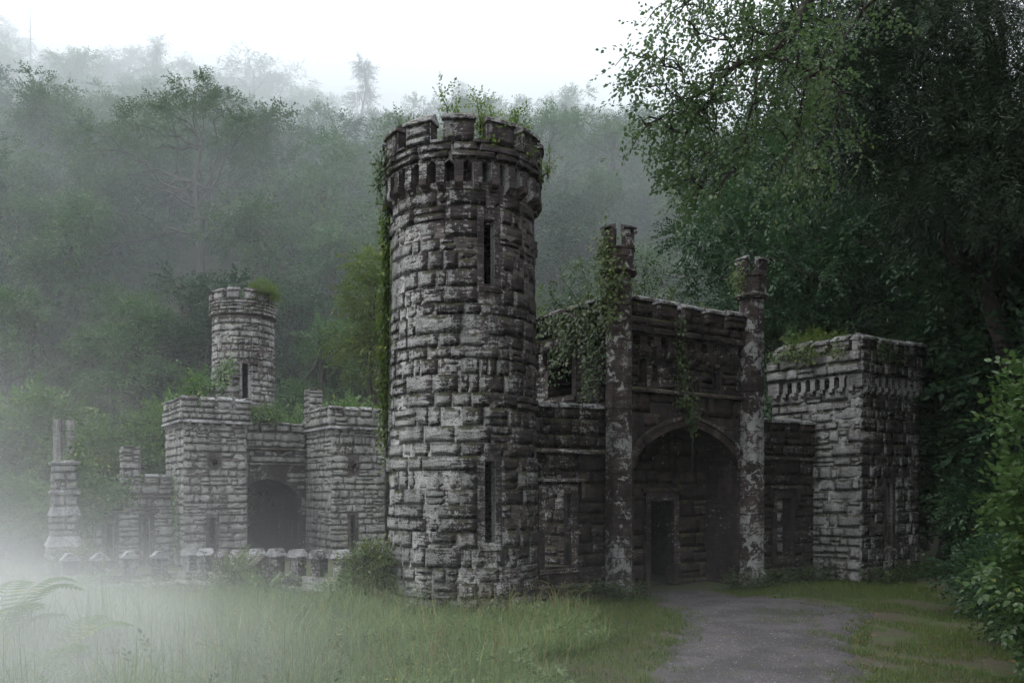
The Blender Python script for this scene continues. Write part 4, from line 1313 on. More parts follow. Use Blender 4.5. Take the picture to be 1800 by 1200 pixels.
# ---- shrubs between lodge and hill
def shrub(name, label, c, rx, h, mat, seed, sp='bush', per=170, n=9, group=None, scale=(0.8, 1.2), ry=None, cat='shrub', twigs=3, clump=12):
    rg = np.random.RandomState(seed); c = Vector(c); lob = []
    for k in range(n):
        a = rg.uniform(0, 6.28); q = rg.uniform(0.1, 0.75); z = h * rg.uniform(0.22, 0.78)
        sh = math.sqrt(max(0.15, 1 - (z / h) ** 2))
        lob.append(((c.x + math.cos(a) * q * rx * sh, c.y + math.sin(a) * q * (ry or rx) * sh, c.z + z), (rx * 0.42, (ry or rx) * 0.42, h * 0.24)))
    lob.append(((c.x, c.y, c.z + h * 0.78), (rx * 0.4, rx * 0.4, h * 0.22)))
    return build_tree(name, label, cat, c, lob, SP[sp], mat, 0.05 + rx * 0.02, seed, per=per, scale=scale, clump=clump, bark='bark_far', group=group, twigs=twigs, kind_foliage='foliage', trunk_top=(c.x, c.y, c.z + h * 0.5), trunk_name='stem')

def lodge_shrubs():
    protos = []
    spots = [(-30, 39.5, 3.4, 5.8), (45, 40.5, 3.2, 7.6), (110, 42, 3.2, 7.2), (165, 40, 2.6, 6.0), (215, 41.5, 3.0, 6.4), (270, 43, 3.0, 6.6), (10, 37, 2.6, 3.6), (75, 36.5, 2.4, 3.2), (310, 42.5, 2.6, 7.0),
             (500, 44, 2.8, 6.0), (560, 43.2, 2.7, 6.4), (615, 44, 2.8, 6.6), (665, 43, 2.6, 6.2), (720, 43.5, 3.0, 6.5), (460, 43.5, 2.2, 5.0), (980, 40, 3.0, 5.0), (1050, 42, 3.0, 6.0), (-80, 37.5, 3.2, 4.2), (380, 44, 2.6, 5.0)]
    rg = np.random.RandomState(3)
    for i in range(3):
        protos.append(shrub('evergreen_shrub', 'tall pale green evergreen shrub in the thicket behind the gate lodge', (0, 0, 0), 3.0, 6.0, M['leaf_bush'], 400 + i, group='evergreen shrubs behind the lodge', per=160))
    for i, (px, D, rx, h) in enumerate(spots):
        x = (px - CX) / F * D; z = float(terrain(x, D)) - 0.2
        s = (rx / 3.0, h / 6.0)
        if i < 3:
            o = protos[i]; o.location = (x, D, z); o.scale = (s[0], s[0], s[1]); o.rotation_euler = (0, 0, rg.uniform(0, 6.28))
        else:
            tree_copy(protos[i % 3], (x, D, z), rg.uniform(0, 6.28), s)
    x = (178 - CX) / F * 35.5
    shrub('yellow_shrub', 'yellow-green rounded shrub behind the low lodge wall and chimney', (x, 35.5, -0.5), 1.7, 3.9, M['leaf_yellow'], 411, per=170)
    x = (655 - CX) / F * 47
    b = Vector((x, 46, float(terrain(x, 46))))
    lob = [(tuple(at(px, py, 46)), (1.5, 1.5, 1.2)) for px, py in ((660, 480), (640, 530), (672, 560), (625, 590), (660, 620), (640, 660), (690, 510), (690, 600))]
    build_tree('pale_tree', 'light yellow-green feathery tree beside the tall round tower', 'tree', b, lob, SP['bush'], M['leaf_yellow'], 0.16, 412, per=160, bark='bark_far')
    # small green plants on lodge roofs
    shrub('roof_sapling', 'leafy sapling on the turret roof beside the small round tower', LG(0.9, 2.0, 5.2), 0.8, 1.7, M['leaf_bush'], 421, per=34, n=6, scale=(0.5, 0.8), cat='sapling')
    shrub('roof_weeds', 'bushy weeds growing on the lodge archway roof', LG(4.2, 3.6, 5.0), 1.3, 0.9, M['leaf_bush'], 422, per=50, n=6, scale=(0.4, 0.7), cat='weeds')
    shrub('roof_weeds', 'green weeds along the turret roof next to the tall round tower', LG(7.0, 1.2, 5.1), 0.9, 0.8, M['leaf_bush'], 423, per=50, n=5, scale=(0.4, 0.6), cat='weeds')
    shrub('roof_sapling', 'small sapling leaning over the rim of the small round tower', BC + Vector((1.0, -0.6, 10.5)), 0.7, 0.9, M['leaf_sap'], 424, 'sap', per=60, n=5, cat='sapling')
lodge_shrubs()

# ---- the dark wood beside the square tower
def near_wood():
    def T(name, label, bpx, bD, lobes, sp, mat, tr, seed, per, **kw):
        x = (bpx - CX) / F * bD
        b = Vector((x, bD, float(terrain(x, bD))))
        rg = np.random.RandomState(seed)
        L = [(tuple(at(px, py, D)), (r, r, r * 0.8)) if len(rest) == 0 else (tuple(at(px, py, D)), (r, r, r * 0.8), rest[0]) for px, py, D, r, *rest in lobes]
        return build_tree(name, label, 'tree', b, L, SP[sp], M[mat], tr, seed, per=per, **kw)
    # overhanging tree with pale hanging leaves
    ob = Vector((9.6, 12.6, 0.0))
    root = empty('overhanging_tree', ob, 'light green tree whose leafy boughs hang into view high above the gatehouse', 'tree')
    rg = np.random.RandomState(900)
    mb = MB()
    trunk = [Vector((9.6, 12.6, -0.3)), Vector((9.7, 12.7, 3)), Vector((9.6, 12.9, 6.5)), Vector((9.2, 13.1, 9.8)), Vector((8.6, 13.2, 12.5))]
    mb.tube([p - ob for p in trunk], [0.34, 0.26, 0.21, 0.15, 0.08], 9)
    link('trunk', mb.mesh('trunk', M['bark'], True), root)
    P, X = [], []
    mb = MB()
    def bough(pts, r0, r1, n_sub, sub_len, dens, leafy=1.0):
        pts = [Vector(p) for p in pts]
        # subdivide with wobble
        fine = [pts[0]]
        for a, b in zip(pts, pts[1:]):
            for k in range(1, 5):
                q = a.lerp(b, k / 4)
                if k < 4: q += Vector(rg.normal(0, 0.03, 3))
                fine.append(q)
        n = len(fine)
        mb.tube([p - ob for p in fine], [r0 + (r1 - r0) * i / (n - 1) for i in range(n)], 6)
        for _ in range(n_sub):
            i = rg.randint(int(n * 0.25), n)
            a = fine[i]
            d = Vector((rg.normal(-0.35, 0.5), rg.normal(0, 0.5), rg.normal(-0.12, 0.5))).normalized()
            L = sub_len * rg.uniform(0.5, 1.3)
            tw = [a, a + d * L * 0.4 + Vector((0, 0, 0.06)), a + d * L * 0.75 + Vector((0, 0, -0.05 * L)), a + d * L + Vector((0, 0, -0.35 * L))]
            mb.tube([p - ob for p in tw], [0.016, 0.012, 0.008, 0.004], 4)
            for k in range(int(dens * leafy * 0.78)):
                t = rg.uniform(0.1, 1.0) * 2.999; j = int(t)
                q = tw[j].lerp(tw[j + 1], t - j)
                P.append(np.array(q) + rg.normal(0, 0.08, 3))
                X.append(np.array(d) * 0.7 + rg.normal(0, 0.6, 3) + np.array([0, 0, -0.15]))
    A = lambda px, py, D=13.2: at(px, py, D)
    bough([trunk[3], A(1600, -150), A(1460, -60), A(1415, 10), A(1385, 70), A(1340, 95), A(1290, 118), A(1230, 165)], 0.11, 0.03, 22, 0.8, 11)
    bough([A(1385, 65), A(1330, 55), A(1270, 70), A(1215, 60)], 0.03, 0.008, 14, 0.6, 10)
    bough([A(1345, 92), A(1390, 112), A(1440, 130), A(1500, 165)], 0.04, 0.012, 14, 0.8, 11)
    bough([A(1460, -60, 13.6), A(1340, -50, 13.6), A(1260, -20, 13.8), A(1200, 10, 13.8)], 0.05, 0.010, 22, 0.7, 11)
    bough([A(1335, 96), A(1325, 170), A(1312, 240), A(1295, 300)], 0.022, 0.006, 13, 0.5, 9)
    bough([A(1290, 118), A(1250, 180), A(1205, 235), A(1140, 205)], 0.025, 0.006, 16, 0.55, 11)
    bough([A(1230, 165), A(1185, 120), A(1150, 95), A(1120, 100)], 0.016, 0.005, 10, 0.45, 10)
    bough([A(1240, 195), A(1180, 165), A(1125, 150)], 0.014, 0.004, 9, 0.4, 10)
    bough([A(1215, 230), A(1180, 225), A(1120, 215)], 0.012, 0.004, 7, 0.35, 9)
    bough([A(1425, 122), A(1405, 200), A(1390, 260), A(1365, 310)], 0.022, 0.006, 15, 0.55, 9)
    bough([A(1260, 195), A(1250, 270), A(1235, 330)], 0.016, 0.005, 12, 0.45, 9)
    bough([A(1480, 155, 13.8), A(1465, 230, 13.8), A(1430, 300, 13.8)], 0.022, 0.006, 12, 0.6, 9)
    bough([trunk[4], A(1600, -60, 14.5), A(1500, 40, 14.8), A(1430, 150, 15)], 0.06, 0.012, 22, 0.8, 11)
    link('branch', mb.mesh('branch', M['bark'], True), root)
    P, X = np.array(P), np.array(X)
    Vv, Ff = stamp(SP['over'], P, X, rg.uniform(0.75, 1.15, len(P)), rg)
    link('crown', fast_mesh('crown', Vv - np.array(ob), Ff, M['leaf_over']), root)

    T('yew_tree', 'dark drooping evergreen rising at the top corner above the square tower', 1850, 20.5,
      [(1600, -60, 19, 1.7), (1720, -40, 18.5, 1.8), (1500, 60, 19, 1.3), (1580, 70, 18.5, 1.6), (1660, 60, 19, 1.5), (1760, 90, 18, 1.6), (1480, 150, 19, 1.0, .7), (1560, 180, 18.5, 1.3), (1640, 190, 19, 1.4), (1720, 220, 18.5, 1.4),
       (1810, 200, 18, 1.6), (1500, 270, 19.5, 1.0, .7), (1590, 300, 19, 1.3), (1680, 320, 19, 1.4), (1780, 330, 18, 1.5)], 'yew', 'leaf_yew', 0.26, 910, 600, droop=0.55, trunk_top=at(1700, -80, 20.5))
    T('holly_tree', 'glossy dark green tree behind the square tower', 1560, 26,
      [(1420, 300, 26, 1.6), (1350, 380, 26, 1.5), (1440, 400, 25.5, 1.7), (1280, 420, 26.5, 1.4), (1530, 420, 25.5, 1.7), (1370, 480, 25.5, 1.6), (1460, 500, 25, 1.6), (1560, 520, 25, 1.6), (1640, 470, 25, 1.7), (1390, 570, 25.5, 1.3), (1330, 560, 26.5, 1.5), (1480, 590, 25.5, 1.4), (1600, 590, 25.5, 1.6), (1700, 560, 25, 1.7), (1340, 660, 27, 1.6), (1290, 610, 27.5, 1.3)],
      'holly', 'leaf_holly', 0.3, 920, 300, clump=16, twigs=3, jitter=0.25)
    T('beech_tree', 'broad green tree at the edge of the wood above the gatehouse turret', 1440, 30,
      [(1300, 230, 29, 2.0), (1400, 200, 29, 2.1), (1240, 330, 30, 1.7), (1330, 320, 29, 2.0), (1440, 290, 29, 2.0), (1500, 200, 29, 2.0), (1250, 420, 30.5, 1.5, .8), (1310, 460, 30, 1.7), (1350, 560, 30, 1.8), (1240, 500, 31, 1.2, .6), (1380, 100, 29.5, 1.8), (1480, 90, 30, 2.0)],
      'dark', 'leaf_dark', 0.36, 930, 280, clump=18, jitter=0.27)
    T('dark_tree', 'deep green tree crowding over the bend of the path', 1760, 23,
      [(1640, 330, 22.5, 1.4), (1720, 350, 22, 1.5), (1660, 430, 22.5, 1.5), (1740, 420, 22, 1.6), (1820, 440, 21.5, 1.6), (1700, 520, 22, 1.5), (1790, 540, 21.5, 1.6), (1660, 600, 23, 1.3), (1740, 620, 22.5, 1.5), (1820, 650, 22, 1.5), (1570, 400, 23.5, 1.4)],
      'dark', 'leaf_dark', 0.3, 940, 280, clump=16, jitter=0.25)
    for i, (px, D, *rest) in enumerate(((1500, 34, 15), (1620, 31, 15), (1720, 29, 14), (1830, 30, 15), (1700, 36, 16), (1560, 38, 16), (1900, 25, 13), (1400, 37, 15), (1660, 27, 9), (1740, 26, 10), (1790, 24.5, 8), (1950, 20, 14), (2250, 16, 14), (2800, 11, 14), ('p', 15, 4, 15), ('p', 13, -3, 15), ('p', 8.5, -9, 15), ('p', 3.0, -12, 15), ('p', -3.0, -14, 14), ('p', 18, 10, 15))):
        if px == 'p': b = Vector((D, rest[0], 0)); H = rest[1]
        else: b = at(px, HY, D); H = rest[0]
        b.z = float(terrain(b.x, b.y))
        rg = np.random.RandomState(950 + i)
        lob = []
        for k in range(16):
            a = rg.uniform(0, 6.28); z = rg.uniform(0.12, 0.92) * H; w = 2.6 * (1 - 0.5 * z / H)
            lob.append(((b.x + math.cos(a) * w * rg.uniform(0.2, 1), b.y + math.sin(a) * w * rg.uniform(0.2, 1), b.z + z), (1.8, 1.8, 1.4)))
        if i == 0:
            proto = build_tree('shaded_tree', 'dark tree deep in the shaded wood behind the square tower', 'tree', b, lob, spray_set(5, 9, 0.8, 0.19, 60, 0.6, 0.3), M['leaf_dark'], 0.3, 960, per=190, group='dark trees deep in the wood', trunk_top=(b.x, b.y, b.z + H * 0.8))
        else:
            tree_copy(proto, b, rg.uniform(0, 6.28), (rg.uniform(0.9, 1.15), H / 15), *(('dark tree added out of view to block sky light on the gateway', 'dark trees added to block sky light') if (px == 'p' or px > 1900) else ()))  # copies beyond the frame are added to cut the front sky light
near_wood()

# ---- hazel bush at the edge of the picture, each of its nearest leaves a part
def hazel():
    rg = np.random.RandomState(77)
    base = Vector((6.55, 10.2, 0.0))
    root = empty('hazel_bush', base, 'bright green bush with broad wet leaves overhanging the path edge', 'bush')
    mb = MB(); P, X = [], []
    tips = []
    for k in range(30):
        py = rg.uniform(640, 1150); D = rg.uniform(9.0, 11.2)
        edge = np.interp(py, [640, 700, 800, 900, 1000, 1060, 1150], [1785, 1775, 1760, 1752, 1760, 1790, 1820])
        tp = at(edge + abs(rg.normal(0, 45)), py, D)
        tips.append(tp)
    for tp in tips:
        st = base + Vector((rg.normal(0.15, 0.25), rg.normal(0, 0.35), 0))
        mid = st.lerp(tp, 0.55) + Vector((0.25, 0, 0.35))
        pts = []
        for k in range(9):
            t = k / 8
            pts.append(st * (1 - t) ** 2 + mid * 2 * t * (1 - t) + tp * t * t)
        mb.tube([p - base for p in pts], [0.022 * (1 - 0.85 * k / 8) for k in range(9)], 5)
        for k in range(46):
            t = rg.uniform(0.22, 1.0) * 7.999; j = int(t)
            q = pts[j].lerp(pts[j + 1], t - j)
            d = np.array((pts[j + 1] - pts[j]).normalized())
            P.append(np.array(q) + rg.normal(0, 0.10, 3)); X.append(d * 0.6 + rg.normal(0, 0.6, 3) + np.array([-0.35, -0.25, 0.0]))
    link('stem', mb.mesh('stem', M['bark'], True), root)
    P, X = np.array(P), np.array(X)
    Vv, Ff = stamp(SP['hazel'], P, X, rg.uniform(0.75, 1.2, len(P)), rg)
    leaves = Vv.reshape(-1, 6, 3)
    # the 300 leaves that show largest become parts
    c = leaves.mean(1); nrm = np.cross(leaves[:, 1] - leaves[:, 0], leaves[:, 4] - leaves[:, 0])
    to = c - np.array([0, 0, CAMZ]); D = np.linalg.norm(to, axis=1)
    px = CX + F * c[:, 0] / c[:, 1]
    area = np.abs((nrm * to).sum(1)) / D ** 3 * (px < 1795) / (1 + np.maximum(0, px - 1730) / 40.0)
    order = np.argsort(-area)
    t4 = np.array([(0, 2, 1), (0, 3, 2), (0, 4, 3), (0, 5, 4)])
    b = np.array(base)
    for k in order[:300]:
        link('leaf', fast_mesh('leaf', leaves[k] - c[k], t4, M['leaf_hazel']), root, Vector(c[k] - b))
    rest = leaves[order[300:]]
    n = len(rest)
    Ff = (np.arange(n)[:, None, None] * 6 + t4[None]).reshape(-1, 3)
    o = link('foliage', fast_mesh('foliage', rest.reshape(-1, 3) - b, Ff, M['leaf_hazel']), root); o['kind'] = 'stuff'
    # darker shrubs round it
    shrub('bramble_bush', 'dark bramble bush at the foot of the bright hazel leaves', (7.4, 11.8, 0.0), 0.9, 1.4, M['leaf_dark'], 431, 'holly', per=120, n=8, scale=(0.6, 0.9), cat='bush')
    shrub('bramble_bush', 'low tangled bramble bush beside the grassy verge and square tower', (9.0, 15.4, 0.0), 1.1, 1.2, M['leaf_dark'], 432, 'holly', per=130, n=8, scale=(0.6, 0.9), cat='bush')
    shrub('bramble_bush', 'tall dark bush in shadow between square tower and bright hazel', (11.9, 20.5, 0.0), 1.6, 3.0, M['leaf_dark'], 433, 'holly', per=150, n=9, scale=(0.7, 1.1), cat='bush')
hazel()

# ---- ivy and saplings on the masonry
def ivy(label, S, spots, n, mat, seed, leaf=0.075, stem=None, thick=0.09, name='ivy'):
    """spots: (s, z, ds, dz, weight) patches on a wall surface"""
    rg = np.random.RandomState(seed)
    w = np.array([q[4] for q in spots], float); w /= w.sum()
    ks = rg.choice(len(spots), n, p=w)
    base = S.p(spots[0][0], spots[0][1], 0)
    root = empty(name, base, label, 'ivy')
    q = []
    for k in ks:
        s0, z0, ds, dz, _ = spots[k]
        s, z = s0 + rg.normal(0, ds), z0 + rg.normal(0, dz)
        x, i = S.frame(s); x, i = np.array(x), np.array(i)
        b = np.array(S.p(s, z, -0.07 - abs(rg.normal(0, thick))))
        nz = -i + rg.normal(0, 0.45, 3) + np.array([0, 0, 0.35]); nz /= np.linalg.norm(nz)
        d = np.array([0, 0, -1.0]) + x * rg.normal(0, 0.6) + rg.normal(0, 0.2, 3)
        sd = np.cross(nz, d); sd /= np.linalg.norm(sd); d = np.cross(sd, nz)
        l = leaf * rg.uniform(0.6, 1.25); ww = l * 0.85
        m = b + d * l * 0.38
        q.append([b, m + sd * ww * 0.5 + nz * ww * 0.1, b + d * l, m - sd * ww * 0.5 + nz * ww * 0.1])
    q = np.array(q); nq = len(q)
    bb = np.arange(nq)[:, None] * 4
    Ff = np.concatenate([bb + np.array([[0, 2, 1]]), bb + np.array([[0, 3, 2]])])
    link('leaves', fast_mesh('leaves', q.reshape(-1, 3) - np.array(base), Ff, mat), root)
    mb = MB()
    for st in (stem or []):
        pts = []
        for (s, z) in st: pts.append(S.p(s + rg.normal(0, 0.02), z, -0.075) - base)
        mb.tube(pts, [0.014] * len(pts), 5)
    if stem: link('stem', mb.mesh('stem', M['bark']), root)
    return root

def stems_plant(name, label, base, stems, sp, mat, seed, cat, per=10, sc=(0.7, 1.1), group=None, spread=0.0):
    """thin stems (dx, dy, height) with branchlets"""
    rg = np.random.RandomState(seed); base = Vector(base)
    root = empty(name, base, label, cat, group)
    mb = MB(); P, X = [], []
    for dx, dy, h in stems:
        st = Vector((rg.normal(0, 0.05), rg.normal(0, 0.05), -0.05)); tp = Vector((dx, dy, h))
        pts = limb_pts(st, tp, rg, 0.05, 6, 0.10)
        mb.tube(pts, [0.018 * (1 - 0.12 * k) for k in range(7)], 5)
        for k in range(per):
            t = rg.uniform(0.15, 1.0) * 5.999; j = int(t)
            q = pts[j].lerp(pts[j + 1], t - j)
            P.append(np.array(q) + rg.normal(0, 0.03, 3)); X.append(rg.normal(0, 0.7, 3) + np.array([0, 0, 0.35]))
    link('stem', mb.mesh('stem', M['bark']), root)
    P, X = np.array(P), np.array(X)
    Vv, Ff = stamp(SP[sp], P, X, rg.uniform(sc[0], sc[1], len(P)), rg)
    link('leaves', fast_mesh('leaves', Vv, Ff, mat), root)
    return root

def wall_plants():
    r1 = 1.30
    a = -1.46
    spots = [(r1 * a, z, 0.055, 0.16, w) for z, w in zip(np.arange(3.0, 8.0, 0.2), [0.4, .6, .7, .9, 1, 1, .9, 1, 1.1, 1, .8, 1, 1.1, 1, 1.2, 1, .8, 1, 1.2, 1.1, 1, .9, .8, .7, .5])]
    ivy('strand of bright ivy climbing the edge of the tall round tower', TS, spots, 2600, M['leaf_sap'], 501, 0.075, [[(r1 * a, 0), (r1 * a + 0.03, 2), (r1 * a - 0.02, 4), (r1 * a + 0.02, 6), (r1 * a, 7.6)]])
    ivy('clump of ivy spilling over the battlements of the tall round tower', TS2, [(r1 * -1.25, 8.15, 0.16, 0.14, 1), (r1 * -1.45, 7.95, 0.1, 0.2, 0.8)], 320, M['leaf_ivy_dark'], 502, 0.075)
    ivy('sparse ivy on the front of the small round tower', BS, [(-0.55, 6.8, 0.18, 0.5, 1), (-0.75, 6.0, 0.2, 0.4, 1), (-0.2, 7.6, 0.14, 0.3, 0.6)], 420, M['leaf_bush'], 503, 0.13)
    top = 8.05
    stems_plant('sapling', 'tall thin sapling between the battlements of the round tower', TC + Vector((-0.12, -1.22, top)), [(-0.2, 0, 1.15), (0.05, 0.1, 0.8), (0.15, 0, 0.6)], 'sap', M['leaf_sap'], 511, 'sapling', 24, (0.6, 0.95))
    stems_plant('sapling', 'bushy sapling sprouting beside the middle battlement of the round tower', TC + Vector((0.40, -1.18, top)), [(-0.1, 0, 0.95), (0.15, 0.1, 0.8), (0.25, 0, 0.65), (0.05, -0.08, 0.5)], 'sap', M['leaf_sap'], 512, 'sapling', 28, (0.6, 0.9))
    stems_plant('sapling', 'small bushy sapling on the round tower top towards the gatehouse', TC + Vector((0.98, -0.75, top)), [(0, 0, 0.95), (0.15, 0, 0.75), (-0.12, 0, 0.7)], 'sap', M['leaf_sap'], 513, 'sapling', 26, (0.6, 0.9))
    stems_plant('sapling', 'straggly pale shrub on the round tower top above the ivy', TC + Vector((-0.95, -0.7, top)), [(-0.2, 0, 0.85), (0.1, 0, 0.95), (-0.35, 0, 0.6), (0.25, 0, 0.7)], 'sap', M['leaf_yellow'], 514, 'sapling', 16, (0.45, 0.7))
    stems_plant('sapling', 'tuft of leaves hanging from the outer rim of the round tower', TC + Vector((1.40, -0.45, 7.95)), [(0.15, 0, 0.25), (0.2, -0.1, 0.05)], 'sap', M['leaf_sap'], 515, 'sapling', 12, (0.5, 0.8))
    # gatehouse
    SL = Plane(G(-0.05, 4.6), U)
    ivy('thick ivy over the gatehouse side wall beside its first pillar', SL.off(-0.1), [(4.0, 5.9, 0.3, 0.35, 1.2), (3.5, 5.8, 0.35, 0.3, 1), (3.2, 5.5, 0.2, 0.3, 0.7), (4.2, 5.2, 0.2, 0.4, 0.8), (4.0, 4.6, 0.15, 0.35, 0.5), (2.8, 5.1, 0.15, 0.2, 0.4), (2.6, 6.05, 0.4, 0.12, 0.5)], 1700, M['leaf_ivy_dark'], 521, 0.085)
    PS = Cyl(G(-0.06, -0.12), lambda z: 0.32, 0.32)
    ivy('ivy wrapped round the top of the gatehouse pillar nearest the round tower', PS, [(-0.30, 7.3, 0.10, 0.25, 1), (-0.28, 6.9, 0.12, 0.2, 0.8), (-0.2, 6.45, 0.2, 0.2, 1.3), (-0.25, 6.0, 0.14, 0.3, 0.9)], 900, M['leaf_ivy'], 522, 0.075, thick=0.10)
    PS2 = Cyl(G(W_ - 0.12, -0.12), lambda z: 0.33, 0.33)
    ivy('withered ivy on the gatehouse pillar nearest the square tower', PS2, [(-0.35, 7.2, 0.08, 0.22, 1)], 260, M['leaf_yellow'], 523, 0.06)
    ivy('trail of ivy hanging down the middle of the gatehouse front above the arch', SF, [(1.75, 5.2, 0.12, 0.35, 1), (1.85, 4.6, 0.12, 0.2, 0.7), (1.95, 4.2, 0.22, 0.10, 0.9), (2.05, 3.95, 0.10, 0.15, 0.9), (1.7, 5.9, 0.15, 0.1, 0.5), (2.1, 3.65, 0.05, 0.12, 0.4)], 620, M['leaf_ivy_dark'], 524, 0.075, [[(2.12, 4.0), (2.14, 3.5), (2.15, 3.0), (2.13, 2.5)]])
    stems_plant('roof_birch', 'slender young tree growing from the gatehouse roof by the first pillar', G(0.9, 1.6, 5.65), [(-0.5, 0, 1.9), (0.1, 0.2, 2.2), (0.5, 0, 1.7), (-0.9, 0.3, 1.6), (0.9, 0, 1.4), (-1.2, 0, 1.2)], 'sap', M['leaf_ivy_dark'], 531, 'sapling', 34, (0.7, 1.2))
    stems_plant('roof_birch', 'taller thin-stemmed young trees in the middle of the gatehouse roof', G(2.0, 1.5, 5.65), [(-0.4, 0, 2.3), (0.2, 0.1, 2.4), (0.6, 0, 1.9), (1.0, 0.2, 1.5), (-0.8, 0, 1.6)], 'sap', M['leaf_ivy_dark'], 532, 'sapling', 34, (0.7, 1.2))
    stems_plant('roof_fern', 'bright tuft of leaves on the gatehouse battlement', G(2.95, 0.25, 6.0), [(0, 0, 0.5), (0.12, 0, 0.35), (-0.12, 0, 0.35)], 'sap', M['leaf_sap'], 533, 'plant', 8, (0.5, 0.8))
    stems_plant('sapling', 'yellow-green sycamore shoot between round tower and gatehouse side wall', G(-0.25, 2.75, 5.6), [(0, 0, 1.1), (0.15, -0.1, 0.8), (0.1, -0.2, 0.5)], 'sap', M['leaf_sap'], 534, 'sapling', 12, (0.8, 1.3))
    # square tower
    shrub('roof_shrub', 'spreading green shrub growing on the square tower roof', G(7.5, 0.5, 5.45), 1.1, 0.85, M['leaf_ivy'], 541, 'sap', per=70, n=8, scale=(0.7, 1.1))
    ivy('leafy creeper over the edge of the square tower parapet', Plane(G(6.63, 1.41), U), [(1.3, 5.75, 0.25, 0.13, 1), (0.6, 5.8, 0.3, 0.12, 1), (2.1, 5.7, 0.12, 0.15, 0.5)], 420, M['leaf_ivy'], 542, 0.07)
    ivy('dark creeper on the shaded top of the square tower', Plane(G(6.74, -1.31), V), [(0.5, 5.75, 0.2, 0.18, 1), (1.1, 5.6, 0.25, 0.15, 0.7)], 320, M['leaf_ivy_dark'], 543, 0.07)
    # lodge
    SW = Plane(LG(-3.75, 1.5), V)
    ivy('mass of pale green ivy smothering the end of the low lodge wall', SW.off(-0.05), [(0.5, 2.6, 0.3, 0.5, 1.2), (1.1, 2.3, 0.4, 0.35, 1.2), (0.35, 3.4, 0.15, 0.5, 0.7), (0.7, 1.4, 0.3, 0.3, 0.8), (1.7, 2.1, 0.25, 0.2, 0.5), (0.6, 0.4, 0.12, 0.5, 0.4)], 2300, M['leaf_bush'], 551, 0.13)
    ivy('thin ivy trails on the narrow face of the lodge turret', T1F[1][0], [(2.2, 1.5, 0.15, 0.8, 1), (2.6, 0.5, 0.1, 0.5, 0.6)], 300, M['leaf_bush'], 552, 0.11)
wall_plants()

# ================================================================ GROUND COVER
def blades(n, xy, h, wdt, rg, lean=0.45, segs=2):
    """grass blades as curved tapering strips -> verts, tris"""
    x, y = xy
    z = terrain(x, y)
    a = rg.uniform(0, 2 * math.pi, n); ln = np.abs(rg.normal(0, lean, n))
    d = np.stack([np.cos(a), np.sin(a), np.zeros(n)], 1)
    s = np.stack([-np.sin(a), np.cos(a), np.zeros(n)], 1)
    face = rg.uniform(-0.8, 0.8, n); s = s * np.cos(face)[:, None] + d * np.sin(face)[:, None]
    base = np.stack([x, y, z - 0.02], 1)
    pts = []
    for k in range(segs + 1):
        t = (k / segs)
        c = base + d * (ln * h * t ** 1.8)[:, None] + np.array([0, 0, 1.0]) * (h * (t - 0.28 * np.minimum(ln, 1.3) * t ** 2.2))[:, None]
        if k < segs:
            w = (wdt * (1 - 0.55 * t))[:, None]
            pts += [c - s * w * 0.5, c + s * w * 0.5]
        else: pts.append(c)
    Vv = np.stack(pts, 1)                              # n, 2*segs+1, 3
    m = 2 * segs + 1
    tri = []
    for k in range(segs - 1):
        q = 2 * k; tri += [(q, q + 1, q + 3), (q, q + 3, q + 2)]
    q = 2 * (segs - 1); tri.append((q, q + 1, q + 2))
    bb = np.arange(n)[:, None] * m
    return Vv.reshape(-1, 3), np.concatenate([bb + np.array(t)[None] for t in tri])

def join(parts):
    Vs, Fs, b = [], [], 0
    for v, f in parts:
        Vs.append(v); Fs.append(f + b); b += len(v)
    return np.concatenate(Vs), np.concatenate(Fs)

def in_tower(x, y):
    return (x - TC.x) ** 2 + (y - TC.y) ** 2 < 1.36 ** 2

